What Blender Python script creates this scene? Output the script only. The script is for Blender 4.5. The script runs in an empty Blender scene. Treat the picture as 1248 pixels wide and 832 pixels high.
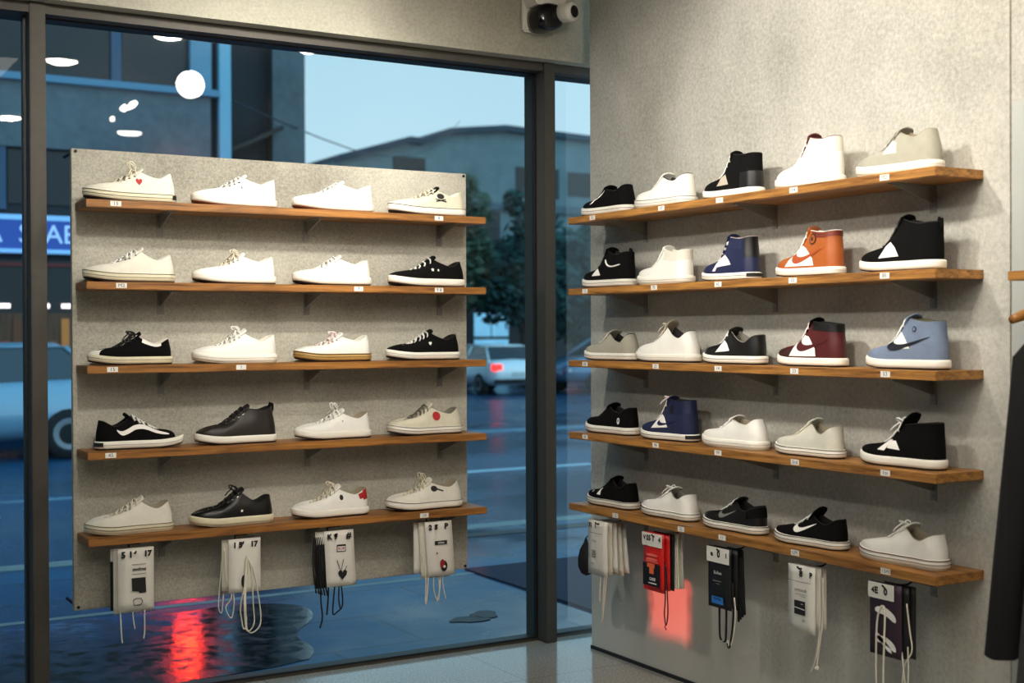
import bpy, bmesh, math, random
from mathutils import Vector, Matrix, geometry
from mathutils.bvhtree import BVHTree

random.seed(7)
scene = bpy.context.scene
COL = scene.collection
PI = math.pi

# ------------------------------------------------------------------ helpers
def lin(c):
    return tuple(((v / 255.0) / 12.92 if v / 255.0 <= 0.04045 else (((v / 255.0) + 0.055) / 1.055) ** 2.4) for v in c)

def link(o, parent=None):
    COL.objects.link(o)
    if parent is not None:
        o.parent = parent
    return o

def obj_from(name, verts, faces, mat, parent=None, smooth=False, label=None):
    me = bpy.data.meshes.new(name)
    me.from_pydata([tuple(v) for v in verts], [], [tuple(f) for f in faces])
    me.validate()
    if smooth:
        me.polygons.foreach_set('use_smooth', [True] * len(me.polygons))
    if mat is not None:
        me.materials.append(mat)
    o = bpy.data.objects.new(name, me)
    if label:
        o['label'] = label
    return link(o, parent)

class MB:
    """collects simple shapes into one mesh"""
    def __init__(s):
        s.v = []; s.f = []
    def add(s, verts, faces):
        n = len(s.v)
        s.v += [Vector(p) for p in verts]
        s.f += [tuple(i + n for i in f) for f in faces]
        return s
    def box(s, x0, x1, y0, y1, z0, z1):
        v = [(x0, y0, z0), (x1, y0, z0), (x1, y1, z0), (x0, y1, z0), (x0, y0, z1), (x1, y0, z1), (x1, y1, z1), (x0, y1, z1)]
        return s.add(v, [(0, 3, 2, 1), (4, 5, 6, 7), (0, 1, 5, 4), (1, 2, 6, 5), (2, 3, 7, 6), (3, 0, 4, 7)])
    def tube(s, pts, r, seg=6, flat=1.0, cap=True):
        pts = [Vector(p) for p in pts]
        n = len(pts)
        rr = r if isinstance(r, (list, tuple)) else [r] * n
        t0 = (pts[1] - pts[0]).normalized()
        up = Vector((0, 0, 1)) if abs(t0.z) < 0.9 else Vector((1, 0, 0))
        a = t0.cross(up).normalized()
        V = []
        for i in range(n):
            t = (pts[min(i + 1, n - 1)] - pts[max(i - 1, 0)])
            t = t.normalized() if t.length > 1e-9 else t0
            a = (a - t * a.dot(t))
            a = a.normalized() if a.length > 1e-6 else t.orthogonal().normalized()
            b = t.cross(a)
            for k in range(seg):
                w = 2 * PI * k / seg
                V.append(pts[i] + a * (math.cos(w) * rr[i]) + b * (math.sin(w) * rr[i] * flat))
        F = []
        for i in range(n - 1):
            for k in range(seg):
                k2 = (k + 1) % seg
                F.append((i * seg + k, i * seg + k2, (i + 1) * seg + k2, (i + 1) * seg + k))
        if cap:
            F.append(tuple(range(seg - 1, -1, -1)))
            F.append(tuple(range((n - 1) * seg, n * seg)))
        return s.add(V, F)
    def lathe(s, prof, seg=24, mat=None):
        """prof: list of (r, z); spun about z, then moved by mat"""
        V = []; F = []
        for r, z in prof:
            for k in range(seg):
                w = 2 * PI * k / seg
                V.append(Vector((r * math.cos(w), r * math.sin(w), z)))
        for i in range(len(prof) - 1):
            for k in range(seg):
                k2 = (k + 1) % seg
                F.append((i * seg + k, i * seg + k2, (i + 1) * seg + k2, (i + 1) * seg + k))
        F.append(tuple(range(seg - 1, -1, -1)))
        F.append(tuple(range((len(prof) - 1) * seg, len(prof) * seg)))
        if mat is not None:
            V = [mat @ p for p in V]
        return s.add(V, F)
    def prism(s, poly, y0, y1):
        """polygon in (x,z), extruded along y"""
        n = len(poly)
        V = [(p[0], y0, p[1]) for p in poly] + [(p[0], y1, p[1]) for p in poly]
        F = [tuple(range(n)), tuple(range(2 * n - 1, n - 1, -1))]
        for i in range(n):
            j = (i + 1) % n
            F.append((i, i + n, j + n, j))
        return s.add(V, F)
    def build(s, name, mat, parent=None, smooth=False, label=None, bevel=0.0, seg=2):
        o = obj_from(name, s.v, s.f, mat, parent, smooth, label)
        bm = bmesh.new(); bm.from_mesh(o.data)
        bmesh.ops.recalc_face_normals(bm, faces=bm.faces)
        if bevel > 0:
            bmesh.ops.bevel(bm, geom=[e for e in bm.edges if e.calc_face_angle(0) > 0.6], offset=bevel, segments=seg, affect='EDGES', clamp_overlap=True)
        bm.to_mesh(o.data); bm.free()
        return o

def thing(name, label, cat, loc=(0, 0, 0), rotz=0.0, group=None):
    o = bpy.data.objects.new(name, None)
    o.empty_display_size = 0.05
    COL.objects.link(o)
    o.location = loc
    o.rotation_euler = (0, 0, rotz)
    o['label'] = label; o['category'] = cat
    if group:
        o['group'] = group
    return o

def tag(o, label, cat, group=None, kind=None):
    o['label'] = label; o['category'] = cat
    if group:
        o['group'] = group
    if kind:
        o['kind'] = kind
    return o

def struct(o, label=None, cat=None):
    o['kind'] = 'structure'
    if label:
        o['label'] = label
    if cat:
        o['category'] = cat
    return o

def text_mesh(name, body, size, mat, parent, x, z, y=0.0, sx=1.0, bold=0.0):
    """flat writing facing -y, centred on (x, z)"""
    cu = bpy.data.curves.new(name, 'FONT')
    cu.body = body; cu.size = size
    cu.align_x = 'CENTER'; cu.align_y = 'CENTER'
    cu.resolution_u = 2; cu.offset = bold
    tmp = bpy.data.objects.new(name + '_tmp', cu)
    COL.objects.link(tmp)
    dg = bpy.context.evaluated_depsgraph_get()
    me = bpy.data.meshes.new_from_object(tmp.evaluated_get(dg))
    bpy.data.objects.remove(tmp); bpy.data.curves.remove(cu)
    for v in me.vertices:
        a, b = v.co.x, v.co.y
        v.co = Vector((x + a * sx, y, z + b))
    me.materials.clear(); me.materials.append(mat)
    me.name = name
    o = bpy.data.objects.new(name, me)
    return link(o, parent)

def flat_poly(name, pts, mat, parent, y=0.0):
    """flat polygon facing -y from (x, z) points"""
    me_v = [(p[0], y, p[1]) for p in pts]
    return obj_from(name, me_v, [tuple(range(len(pts)))], mat, parent)

def chaikin(pts, n=2):
    for _ in range(n):
        out = []
        for i in range(len(pts)):
            a = pts[i]; b = pts[(i + 1) % len(pts)]
            out.append((a[0] * .75 + b[0] * .25, a[1] * .75 + b[1] * .25))
            out.append((a[0] * .25 + b[0] * .75, a[1] * .25 + b[1] * .75))
        pts = out
    return pts

# ------------------------------------------------------------------ materials
MATS = {}
def mat(key, color, rough=0.6, metal=0.0, noise=0.0, nscale=60.0, bump=0.0, bscale=400.0, emit=None, estr=0.0, spec=None, coat=0.0, stretch=None):
    if key in MATS:
        return MATS[key]
    m = bpy.data.materials.new(key); m.use_nodes = True
    nt = m.node_tree; N = nt.nodes; L = nt.links
    b = N['Principled BSDF']
    c = lin(color)
    b.inputs['Base Color'].default_value = (*c, 1)
    b.inputs['Roughness'].default_value = rough
    b.inputs['Metallic'].default_value = metal
    if spec is not None:
        b.inputs['Specular IOR Level'].default_value = spec
    if coat:
        b.inputs['Coat Weight'].default_value = coat
        b.inputs['Coat Roughness'].default_value = 0.08
    if emit is not None:
        b.inputs['Emission Color'].default_value = (*lin(emit), 1)
        b.inputs['Emission Strength'].default_value = estr
    if noise > 0 or bump > 0:
        tc = N.new('ShaderNodeTexCoord')
        src = tc.outputs['Object']
        if stretch:
            mp = N.new('ShaderNodeMapping'); mp.inputs['Scale'].default_value = stretch
            L.new(src, mp.inputs['Vector']); src = mp.outputs['Vector']
    if noise > 0:
        nz = N.new('ShaderNodeTexNoise'); nz.inputs['Scale'].default_value = nscale
        nz.inputs['Detail'].default_value = 6; nz.inputs['Roughness'].default_value = 0.65
        L.new(src, nz.inputs['Vector'])
        mx = N.new('ShaderNodeMix'); mx.data_type = 'RGBA'
        d = tuple(max(0.0, v * (1 - noise)) for v in c); e = tuple(min(1.0, v * (1 + noise)) for v in c)
        mx.inputs[6].default_value = (*d, 1); mx.inputs[7].default_value = (*e, 1)
        cr = N.new('ShaderNodeMapRange'); cr.inputs[1].default_value = 0.3; cr.inputs[2].default_value = 0.7
        L.new(nz.outputs['Fac'], cr.inputs[0]); L.new(cr.outputs[0], mx.inputs[0])
        L.new(mx.outputs[2], b.inputs['Base Color'])
    if bump > 0:
        n2 = N.new('ShaderNodeTexNoise'); n2.inputs['Scale'].default_value = bscale; n2.inputs['Detail'].default_value = 3
        L.new(src, n2.inputs['Vector'])
        bp = N.new('ShaderNodeBump'); bp.inputs['Strength'].default_value = bump; bp.inputs['Distance'].default_value = 0.002
        L.new(n2.outputs['Fac'], bp.inputs['Height']); L.new(bp.outputs['Normal'], b.inputs['Normal'])
    MATS[key] = m
    return m

def wood_mat(key, dark, light, along='x', rough=0.45):
    m = bpy.data.materials.new(key); m.use_nodes = True
    nt = m.node_tree; N = nt.nodes; L = nt.links; b = N['Principled BSDF']
    tc = N.new('ShaderNodeTexCoord'); mp = N.new('ShaderNodeMapping')
    sc = {'x': (1.2, 14, 22), 'y': (14, 1.2, 22)}[along]
    mp.inputs['Scale'].default_value = sc
    L.new(tc.outputs['Object'], mp.inputs['Vector'])
    n1 = N.new('ShaderNodeTexNoise'); n1.inputs['Scale'].default_value = 2.2; n1.inputs['Detail'].default_value = 8
    n1.inputs['Roughness'].default_value = 0.62; n1.inputs['Distortion'].default_value = 0.6
    L.new(mp.outputs['Vector'], n1.inputs['Vector'])
    n2 = N.new('ShaderNodeTexNoise'); n2.inputs['Scale'].default_value = 9; n2.inputs['Detail'].default_value = 4
    L.new(mp.outputs['Vector'], n2.inputs['Vector'])
    ad = N.new('ShaderNodeMath'); ad.operation = 'MULTIPLY_ADD'; ad.inputs[1].default_value = 0.35
    L.new(n2.outputs['Fac'], ad.inputs[0]); L.new(n1.outputs['Fac'], ad.inputs[2])
    cr = N.new('ShaderNodeValToRGB')
    cr.color_ramp.elements[0].position = 0.46; cr.color_ramp.elements[0].color = (*lin(dark), 1)
    cr.color_ramp.elements[1].position = 0.86; cr.color_ramp.elements[1].color = (*lin(light), 1)
    L.new(ad.outputs[0], cr.inputs['Fac']); L.new(cr.outputs['Color'], b.inputs['Base Color'])
    b.inputs['Roughness'].default_value = rough
    bp = N.new('ShaderNodeBump'); bp.inputs['Strength'].default_value = 0.15; bp.inputs['Distance'].default_value = 0.002
    L.new(ad.outputs[0], bp.inputs['Height']); L.new(bp.outputs['Normal'], b.inputs['Normal'])
    MATS[key] = m
    return m

def concrete_mat(key, c0, c1, big=1.6, fine=55.0, rough=0.8, lines=0.0, stain=False):
    m = bpy.data.materials.new(key); m.use_nodes = True
    nt = m.node_tree; N = nt.nodes; L = nt.links; b = N['Principled BSDF']
    tc = N.new('ShaderNodeTexCoord')
    n1 = N.new('ShaderNodeTexNoise'); n1.inputs['Scale'].default_value = big; n1.inputs['Detail'].default_value = 8; n1.inputs['Roughness'].default_value = 0.6
    n2 = N.new('ShaderNodeTexNoise'); n2.inputs['Scale'].default_value = fine; n2.inputs['Detail'].default_value = 5; n2.inputs['Roughness'].default_value = 0.7
    L.new(tc.outputs['Object'], n1.inputs['Vector']); L.new(tc.outputs['Object'], n2.inputs['Vector'])
    a = N.new('ShaderNodeMath'); a.operation = 'MULTIPLY_ADD'; a.inputs[1].default_value = 0.75
    L.new(n2.outputs['Fac'], a.inputs[0]); L.new(n1.outputs['Fac'], a.inputs[2])
    last = a.outputs[0]
    if lines > 0:
        mp = N.new('ShaderNodeMapping'); mp.inputs['Scale'].default_value = (1.5, 1.5, 60)
        L.new(tc.outputs['Object'], mp.inputs['Vector'])
        n3 = N.new('ShaderNodeTexNoise'); n3.inputs['Scale'].default_value = 3; n3.inputs['Detail'].default_value = 3
        L.new(mp.outputs['Vector'], n3.inputs['Vector'])
        a2 = N.new('ShaderNodeMath'); a2.operation = 'MULTIPLY_ADD'; a2.inputs[1].default_value = lines
        L.new(n3.outputs['Fac'], a2.inputs[0]); L.new(last, a2.inputs[2]); last = a2.outputs[0]
    if stain:
        mp = N.new('ShaderNodeMapping'); mp.inputs['Scale'].default_value = (9, 9, 0.5)
        L.new(tc.outputs['Object'], mp.inputs['Vector'])
        n3 = N.new('ShaderNodeTexNoise'); n3.inputs['Scale'].default_value = 1.6; n3.inputs['Detail'].default_value = 6
        L.new(mp.outputs['Vector'], n3.inputs['Vector'])
        sp = N.new('ShaderNodeSeparateXYZ'); L.new(tc.outputs['Object'], sp.inputs[0])
        mr = N.new('ShaderNodeMapRange'); mr.inputs[1].default_value = 0.75; mr.inputs[2].default_value = 0.1
        mr.inputs[3].default_value = 0.0; mr.inputs[4].default_value = 1.0
        L.new(sp.outputs['Z'], mr.inputs[0])
        mm = N.new('ShaderNodeMath'); mm.operation = 'MULTIPLY'; L.new(n3.outputs['Fac'], mm.inputs[0]); L.new(mr.outputs[0], mm.inputs[1])
        a3 = N.new('ShaderNodeMath'); a3.operation = 'MULTIPLY_ADD'; a3.inputs[1].default_value = 0.7
        L.new(mm.outputs[0], a3.inputs[0]); L.new(last, a3.inputs[2]); last = a3.outputs[0]
    cr = N.new('ShaderNodeValToRGB')
    lo = 0.62 + lines * 0.4; hi = 1.12 + lines * 0.6
    mr2 = N.new('ShaderNodeMapRange'); mr2.inputs[1].default_value = lo; mr2.inputs[2].default_value = hi
    L.new(last, mr2.inputs[0])
    cr.color_ramp.elements[0].color = (*lin(c0), 1); cr.color_ramp.elements[1].color = (*lin(c1), 1)
    L.new(mr2.outputs[0], cr.inputs['Fac']); L.new(cr.outputs['Color'], b.inputs['Base Color'])
    b.inputs['Roughness'].default_value = rough
    bp = N.new('ShaderNodeBump'); bp.inputs['Strength'].default_value = 0.25; bp.inputs['Distance'].default_value = 0.003
    L.new(n2.outputs['Fac'], bp.inputs['Height']); L.new(bp.outputs['Normal'], b.inputs['Normal'])
    MATS[key] = m
    return m

def glass_mat():
    m = bpy.data.materials.new('window_glass'); m.use_nodes = True
    nt = m.node_tree; N = nt.nodes; L = nt.links
    for n in list(N):
        N.remove(n)
    o = N.new('ShaderNodeOutputMaterial'); mx = N.new('ShaderNodeMixShader')
    t = N.new('ShaderNodeBsdfTransparent'); t.inputs[0].default_value = (0.85, 0.95, 0.99, 1)
    g = N.new('ShaderNodeBsdfGlossy'); g.inputs['Roughness'].default_value = 0.0; g.inputs['Color'].default_value = (1, 1, 1, 1)
    f = N.new('ShaderNodeFresnel'); f.inputs['IOR'].default_value = 1.37
    L.new(f.outputs[0], mx.inputs[0]); L.new(t.outputs[0], mx.inputs[1]); L.new(g.outputs[0], mx.inputs[2]); L.new(mx.outputs[0], o.inputs[0])
    return m

def wet_mat(key, c0, c1, rough0, rough1, brick=None, bumps=0.05, scale=0.8, tint=(.5, .78, 1, 1), bscale=9):
    """wet paving: colour and roughness vary with large noise; joints from a brick pattern"""
    m = bpy.data.materials.new(key); m.use_nodes = True
    nt = m.node_tree; N = nt.nodes; L = nt.links; b = N['Principled BSDF']
    b.inputs['Specular Tint'].default_value = tint
    tc = N.new('ShaderNodeTexCoord')
    n1 = N.new('ShaderNodeTexNoise'); n1.inputs['Scale'].default_value = scale; n1.inputs['Detail'].default_value = 7; n1.inputs['Roughness'].default_value = 0.62
    L.new(tc.outputs['Object'], n1.inputs['Vector'])
    mr = N.new('ShaderNodeMapRange'); mr.inputs[1].default_value = 0.38; mr.inputs[2].default_value = 0.62
    L.new(n1.outputs['Fac'], mr.inputs[0])
    mx = N.new('ShaderNodeMix'); mx.data_type = 'RGBA'
    mx.inputs[6].default_value = (*lin(c0), 1); mx.inputs[7].default_value = (*lin(c1), 1)
    L.new(mr.outputs[0], mx.inputs[0])
    col = mx.outputs[2]
    mrr = N.new('ShaderNodeMapRange'); mrr.inputs[3].default_value = rough0; mrr.inputs[4].default_value = rough1
    L.new(mr.outputs[0], mrr.inputs[0]); L.new(mrr.outputs[0], b.inputs['Roughness'])
    if brick:
        br = N.new('ShaderNodeTexBrick')
        br.inputs['Scale'].default_value = 1.0
        br.inputs['Brick Width'].default_value = brick[0]; br.inputs['Row Height'].default_value = brick[1]
        br.inputs['Mortar Size'].default_value = 0.012
        br.inputs['Color1'].default_value = (1, 1, 1, 1); br.inputs['Color2'].default_value = (0.8, 0.8, 0.8, 1); br.inputs['Mortar'].default_value = (0.45, 0.45, 0.45, 1)
        L.new(tc.outputs['Object'], br.inputs['Vector'])
        m2 = N.new('ShaderNodeMix'); m2.data_type = 'RGBA'; m2.blend_type = 'MULTIPLY'; m2.inputs[0].default_value = 1.0
        L.new(col, m2.inputs[6]); L.new(br.outputs['Color'], m2.inputs[7]); col = m2.outputs[2]
    L.new(col, b.inputs['Base Color'])
    n2 = N.new('ShaderNodeTexNoise'); n2.inputs['Scale'].default_value = bscale; n2.inputs['Detail'].default_value = 8; n2.inputs['Roughness'].default_value = .62
    L.new(tc.outputs['Object'], n2.inputs['Vector'])
    bp = N.new('ShaderNodeBump'); bp.inputs['Strength'].default_value = bumps; bp.inputs['Distance'].default_value = 0.05
    L.new(n2.outputs['Fac'], bp.inputs['Height']); L.new(bp.outputs['Normal'], b.inputs['Normal'])
    MATS[key] = m
    return m

M_wall = concrete_mat('plaster_wall', (140, 138, 128), (196, 193, 183), big=1.3, fine=70, stain=True)
M_beam = concrete_mat('plaster_beam', (148, 144, 130), (190, 186, 170), big=1.5, fine=80)
M_board = concrete_mat('cement_board', (126, 122, 110), (196, 192, 178), big=1.3, fine=130, lines=0.14)
M_ceil = mat('ceiling_paint', (150, 150, 145), 0.9, noise=0.05, nscale=4)
M_dark_wall = mat('back_wall_paint', (84, 84, 84), 0.9, noise=0.1, nscale=3)
M_panel = mat('white_panel', (168, 171, 166), 0.55, noise=0.03, nscale=8)
M_alu = mat('bronze_frame', (74, 70, 63), 0.55, 0.3, noise=0.08, nscale=30)
M_bead = mat('black_glazing_bead', (22, 24, 27), 0.5)
M_glass = glass_mat()
M_woodx = wood_mat('oak_shelf_x', (84, 47, 15), (178, 120, 55), 'x')
M_woody = wood_mat('oak_shelf_y', (96, 56, 18), (196, 138, 66), 'y')
M_steel = mat('bracket_steel', (140, 138, 132), 0.5, 0.2)
M_blackmetal = mat('black_metal', (18, 18, 18), 0.45, 0.3)
M_white_pl = mat('white_plastic', (222, 220, 210), 0.4)
M_black_gl = mat('black_gloss', (8, 8, 9), 0.15)
M_paper = mat('white_paper', (232, 230, 224), 0.7, noise=0.03, nscale=40)
M_ink = mat('black_ink', (20, 19, 18), 0.7)
M_floor = None

# ------------------------------------------------------------------ the room
XW, YG = 3.230, 5.060        # right wall face, glass plane
CEIL = 3.15

def floor_material():
    m = bpy.data.materials.new('polished_floor'); m.use_nodes = True
    nt = m.node_tree; N = nt.nodes; L = nt.links; b = N['Principled BSDF']
    tc = N.new('ShaderNodeTexCoord')
    n1 = N.new('ShaderNodeTexNoise'); n1.inputs['Scale'].default_value = 120; n1.inputs['Detail'].default_value = 6
    L.new(tc.outputs['Object'], n1.inputs['Vector'])
    cr = N.new('ShaderNodeValToRGB')
    cr.color_ramp.elements[0].position = 0.35; cr.color_ramp.elements[0].color = (*lin((140, 137, 129)), 1)
    cr.color_ramp.elements[1].position = 0.68; cr.color_ramp.elements[1].color = (*lin((186, 183, 174)), 1)
    L.new(n1.outputs['Fac'], cr.inputs['Fac'])
    br = N.new('ShaderNodeTexBrick'); br.offset = 0.0
    br.inputs['Scale'].default_value = 1; br.inputs['Brick Width'].default_value = 0.9; br.inputs['Row Height'].default_value = 0.9
    br.inputs['Mortar Size'].default_value = 0.003
    br.inputs['Color1'].default_value = (1, 1, 1, 1); br.inputs['Color2'].default_value = (0.96, 0.96, 0.96, 1); br.inputs['Mortar'].default_value = (0.6, 0.6, 0.6, 1)
    L.new(tc.outputs['Object'], br.inputs['Vector'])
    mx = N.new('ShaderNodeMix'); mx.data_type = 'RGBA'; mx.blend_type = 'MULTIPLY'; mx.inputs[0].default_value = 1
    L.new(cr.outputs['Color'], mx.inputs[6]); L.new(br.outputs['Color'], mx.inputs[7]); L.new(mx.outputs[2], b.inputs['Base Color'])
    b.inputs['Roughness'].default_value = 0.13
    b.inputs['Specular IOR Level'].default_value = 0.75
    return m
M_floor = floor_material()

struct(MB().box(-2.6, 3.44, -3.4, 5.045, -0.12, 0.0).build('floor', M_floor), 'polished grey stone floor of the shop', 'floor')
struct(MB().box(-2.8, 3.44, -3.4, 5.2, CEIL, CEIL + 0.15).build('ceiling', M_ceil))
struct(MB().box(-2.8, -2.6, -3.4, 5.2, 0, CEIL).build('wall_left', M_dark_wall))
struct(MB().box(-2.6, 3.44, -3.6, -3.4, 0, CEIL).build('wall_back', M_dark_wall))
struct(MB().box(XW, XW + 0.21, -3.4, 4.805, 0, CEIL).build('wall_right', M_wall, bevel=0.006), 'grey concrete wall carrying five oak shelves', 'wall')
struct(MB().box(-2.6, 4.6, 4.915, 5.24, 2.607, CEIL).build('wall_front', M_beam), 'plaster beam over the shop window', 'wall')
struct(MB().box(XW - 0.008, XW, 2.577, 2.672, 0, CEIL).build('trim_1', M_wall), 'narrow plaster strip beside the shelf ends', 'trim')
struct(MB().box(XW - 0.006, XW, -0.6, 2.570, 0, 2.069).build('trim_2', M_panel), 'white wall panel behind the hanging coats', 'panel')
struct(MB().box(XW - 0.007, XW, 2.676, 4.80, 0, 0.014).build('shadow_gap_strip', M_bead), 'thin dark strip painted as the shadow gap along the wall foot', 'shadow_strip')  # dark strip stands in for the shade in the gap at the wall foot

# shop window: frame, posts and panes
def post(mb, x0, x1):
    mb.box(x0, x1, 4.972, 5.045, 0, 2.607)
    mb.box(x0 + 0.004, x1 - 0.004, 5.045, 5.075, 0, 2.607)
    mb.box(x0, x1, 5.075, 5.15, 0, 2.607)
w1 = bpy.data.objects.new('window_1', None); COL.objects.link(w1)
struct(w1, 'large shop window pane behind the left shoe board', 'window')
def header(mb, x0, x1):
    mb.box(x0, x1, 4.985, 5.045, 2.568, 2.607)
    mb.box(x0, x1, 5.045, 5.15, 2.568, 2.607)
    mb.box(x0, x1, 5.045, 5.15, -.02, 0.010)
mb = MB(); post(mb, 3.101, 3.159); mb.build('post', M_alu, w1, bevel=0.003)
mb = MB(); post(mb, 0.904, 0.960); mb.build('post', M_alu, w1, bevel=0.003)
mb = MB(); header(mb, 0.960, 3.101); mb.build('frame', M_alu, w1)
mb = MB()
for x in (0.960, 3.091):
    mb.box(x, x + 0.010, 5.046, 5.058, 0.012, 2.568)
mb.box(0.97, 3.091, 5.046, 5.058, 2.562, 2.568); mb.box(0.97, 3.091, 5.046, 5.058, 0.010, 0.020)
mb.build('glazing_bead', M_bead, w1)
obj_from('pane', [(0.962, YG, 0.01), (3.099, YG, 0.01), (3.099, YG, 2.56), (0.962, YG, 2.56)], [(0, 1, 2, 3)], M_glass, w1)
w2 = bpy.data.objects.new('window_2', None); COL.objects.link(w2)
struct(w2, 'narrow window pane between dark post and concrete wall', 'window')
mb = MB(); header(mb, 3.159, 4.6); mb.build('frame', M_alu, w2)
mb = MB(); mb.box(3.159, 3.169, 5.046, 5.058, 0.012, 2.568); mb.box(3.169, 4.6, 5.046, 5.058, 2.562, 2.568); mb.box(3.169, 4.6, 5.046, 5.058, 0.010, 0.020)
mb.build('glazing_bead', M_bead, w2)
obj_from('pane', [(3.161, YG, 0.01), (4.6, YG, 0.01), (4.6, YG, 2.56), (3.161, YG, 2.56)], [(0, 1, 2, 3)], M_glass, w2)
w3 = bpy.data.objects.new('window_3', None); COL.objects.link(w3)
struct(w3, 'window pane at the left edge beyond the bronze post', 'window')
mb = MB(); header(mb, -2.6, 0.904); mb.build('frame', M_alu, w3)
mb = MB(); mb.box(0.894, 0.904, 5.046, 5.058, 0.012, 2.568); mb.build('glazing_bead', M_bead, w3)
obj_from('pane', [(-2.6, YG, 0.01), (0.902, YG, 0.01), (0.902, YG, 2.56), (-2.6, YG, 2.56)], [(0, 1, 2, 3)], M_glass, w3)

# ------------------------------------------------------------------ the floating board and the ten oak shelves
BX0, BX1, BZ0, BZ1, BY = 1.027, 2.646, 0.397, 2.069, 4.872
board = thing('display_board', 'large grey cement display board hung before the shop window, carrying five oak shelves', 'display board', (0, 0, 0))
MB().box(BX0, BX1, BY, BY + 0.03, BZ0, BZ1).build('panel', M_board, board, bevel=0.002)
for bx in (BX0 + 0.014, BX1 - 0.013):
    for bz in (BZ0 + 0.012, BZ1 - 0.010):
        mb = MB()
        mb.tube([(bx, BY - 0.004, bz), (bx, BY + 0.03, bz), (bx, YG - 0.001, bz)], 0.006, 10)
        mb.build('bolt', M_blackmetal, board)

def bracket(parent, wall, pos, z, depth):
    """thin steel angle: upright leg on the wall, tapering arm under the shelf"""
    t = 0.012
    if wall == 'L':
        mb = MB().box(pos - t, pos + t, BY - 0.004, BY, z - 0.085, z)
        mb.add([(pos - .002, BY - .004, z - .055), (pos + .002, BY - .004, z - .055), (pos + .002, BY - depth, z - .004), (pos - .002, BY - depth, z - .004), (pos + .002, BY - .004, z - .0005), (pos - .002, BY - .004, z - .0005), (pos + .002, BY - depth, z - .0005), (pos - .002, BY - depth, z - .0005)],
               [(0, 1, 2, 3), (0, 5, 4, 1), (1, 4, 6, 2), (2, 6, 7, 3), (3, 7, 5, 0), (5, 7, 6, 4)])
        mb.box(pos - t, pos + t, BY - depth, BY, z - 0.004, z)
        mb.box(pos - .004, pos + .004, BY - .007, BY - .004, z - .075, z - .067)
    else:
        mb = MB().box(XW - 0.004, XW, pos - t, pos + t, z - 0.085, z)
        mb.add([(XW - .004, pos - .002, z - .055), (XW - .004, pos + .002, z - .055), (XW - depth, pos + .002, z - .004), (XW - depth, pos - .002, z - .004), (XW - .004, pos + .002, z - .0005), (XW - .004, pos - .002, z - .0005), (XW - depth, pos + .002, z - .0005), (XW - depth, pos - .002, z - .0005)],
               [(0, 1, 2, 3), (0, 5, 4, 1), (1, 4, 6, 2), (2, 6, 7, 3), (3, 7, 5, 0), (5, 7, 6, 4)])
        mb.box(XW - depth, XW, pos - t, pos + t, z - 0.004, z)
        mb.box(XW - .007, XW - .004, pos - .004, pos + .004, z - .075, z - .067)
    mb.build('bracket', M_steel, parent)

TH = 0.028
ZL = [1.872, 1.583, 1.286, 0.983, 0.679]
ZR = [1.8815, 1.581, 1.279, 0.976, 0.674]
ORD = ['topmost', 'second', 'middle', 'fourth', 'lowest']
SHELF_L, SHELF_R = [], []
for i, z in enumerate(ZL):
    t = thing('wall_shelf', '%s oak shelf%s on the grey board in front of the window' % (ORD[i], '' if i in (0, 2, 4) else ' from the top'), 'shelf', (1.838, 4.782, z - TH), 0, 'oak shelves on the window board')
    o = MB().box(-0.80, 0.803, -0.09, 0.09, 0, TH).build('plank', M_woodx, t, bevel=0.0025)
    for bx in (1.345, 1.925, 2.515):
        bracket(t, 'L', bx, z - TH, 0.16)
    for c in t.children:
        if c.name.startswith('bracket'):
            c.location = (-1.838, -4.782, -(z - TH))
    SHELF_L.append(t)
for i, z in enumerate(ZR):
    t = thing('wall_shelf', '%s oak shelf%s on the concrete wall at right' % (ORD[i], '' if i in (0, 2, 4) else ' from the top'), 'shelf', (3.1235, 3.664, z - TH), 0, 'oak shelves on the concrete wall')
    o = MB().box(-0.106, 0.1065, -0.991, 0.991, 0, TH).build('plank', M_woody, t, bevel=0.0025)
    for by in (4.39, 3.60, 2.87):
        bracket(t, 'R', by, z - TH, 0.19)
    for c in t.children:
        if c.name.startswith('bracket'):
            c.location = (-3.1235, -3.664, -(z - TH))
    SHELF_R.append(t)

# ------------------------------------------------------------------ sneakers
def smooth01(t):
    t = max(0.0, min(1.0, t)); return t * t * (3 - 2 * t)

def interp(x, ks, vs):
    if x <= ks[0]:
        return vs[0]
    for i in range(len(ks) - 1):
        if x <= ks[i + 1]:
            t = (x - ks[i]) / (ks[i + 1] - ks[i])
            return vs[i] * (1 - t) + vs[i + 1] * t
    return vs[-1]

def half_width(u):
    b = interp(u, [0, .1, .3, .5, .7, .85, 1], [.36, .37, .36, .41, .49, .48, .44])
    r = 1.0
    if u < .13:
        r = math.sqrt(max(0.0, 1 - ((.13 - u) / .13) ** 2))
    if u > .76:
        r = math.sqrt(max(0.0, 1 - ((u - .76) / .24) ** 2))
    return b * r

NH, MT = 40, 16      # half-ring columns, rows

SWOOSH = [(0, 1), (.25, .66), (.5, .34), (.7, .12), (.83, .01), (.93, .04), (.99, .2), (1.0, .42), (.96, .66), (.9, .84), (.885, .66), (.84, .5), (.76, .43), (.65, .44), (.5, .55), (.25, .78)]

def swoosh(u0, u1, z0, z1):
    return [(u0 + (u1 - u0) * a, z0 + (z1 - z0) * b) for a, b in SWOOSH]

def circle_pts(u, z, r, n=14, ry=None):
    ry = ry or r
    return [(u + r * math.cos(2 * PI * k / n), z + ry * math.sin(2 * PI * k / n)) for k in range(n)]

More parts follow.
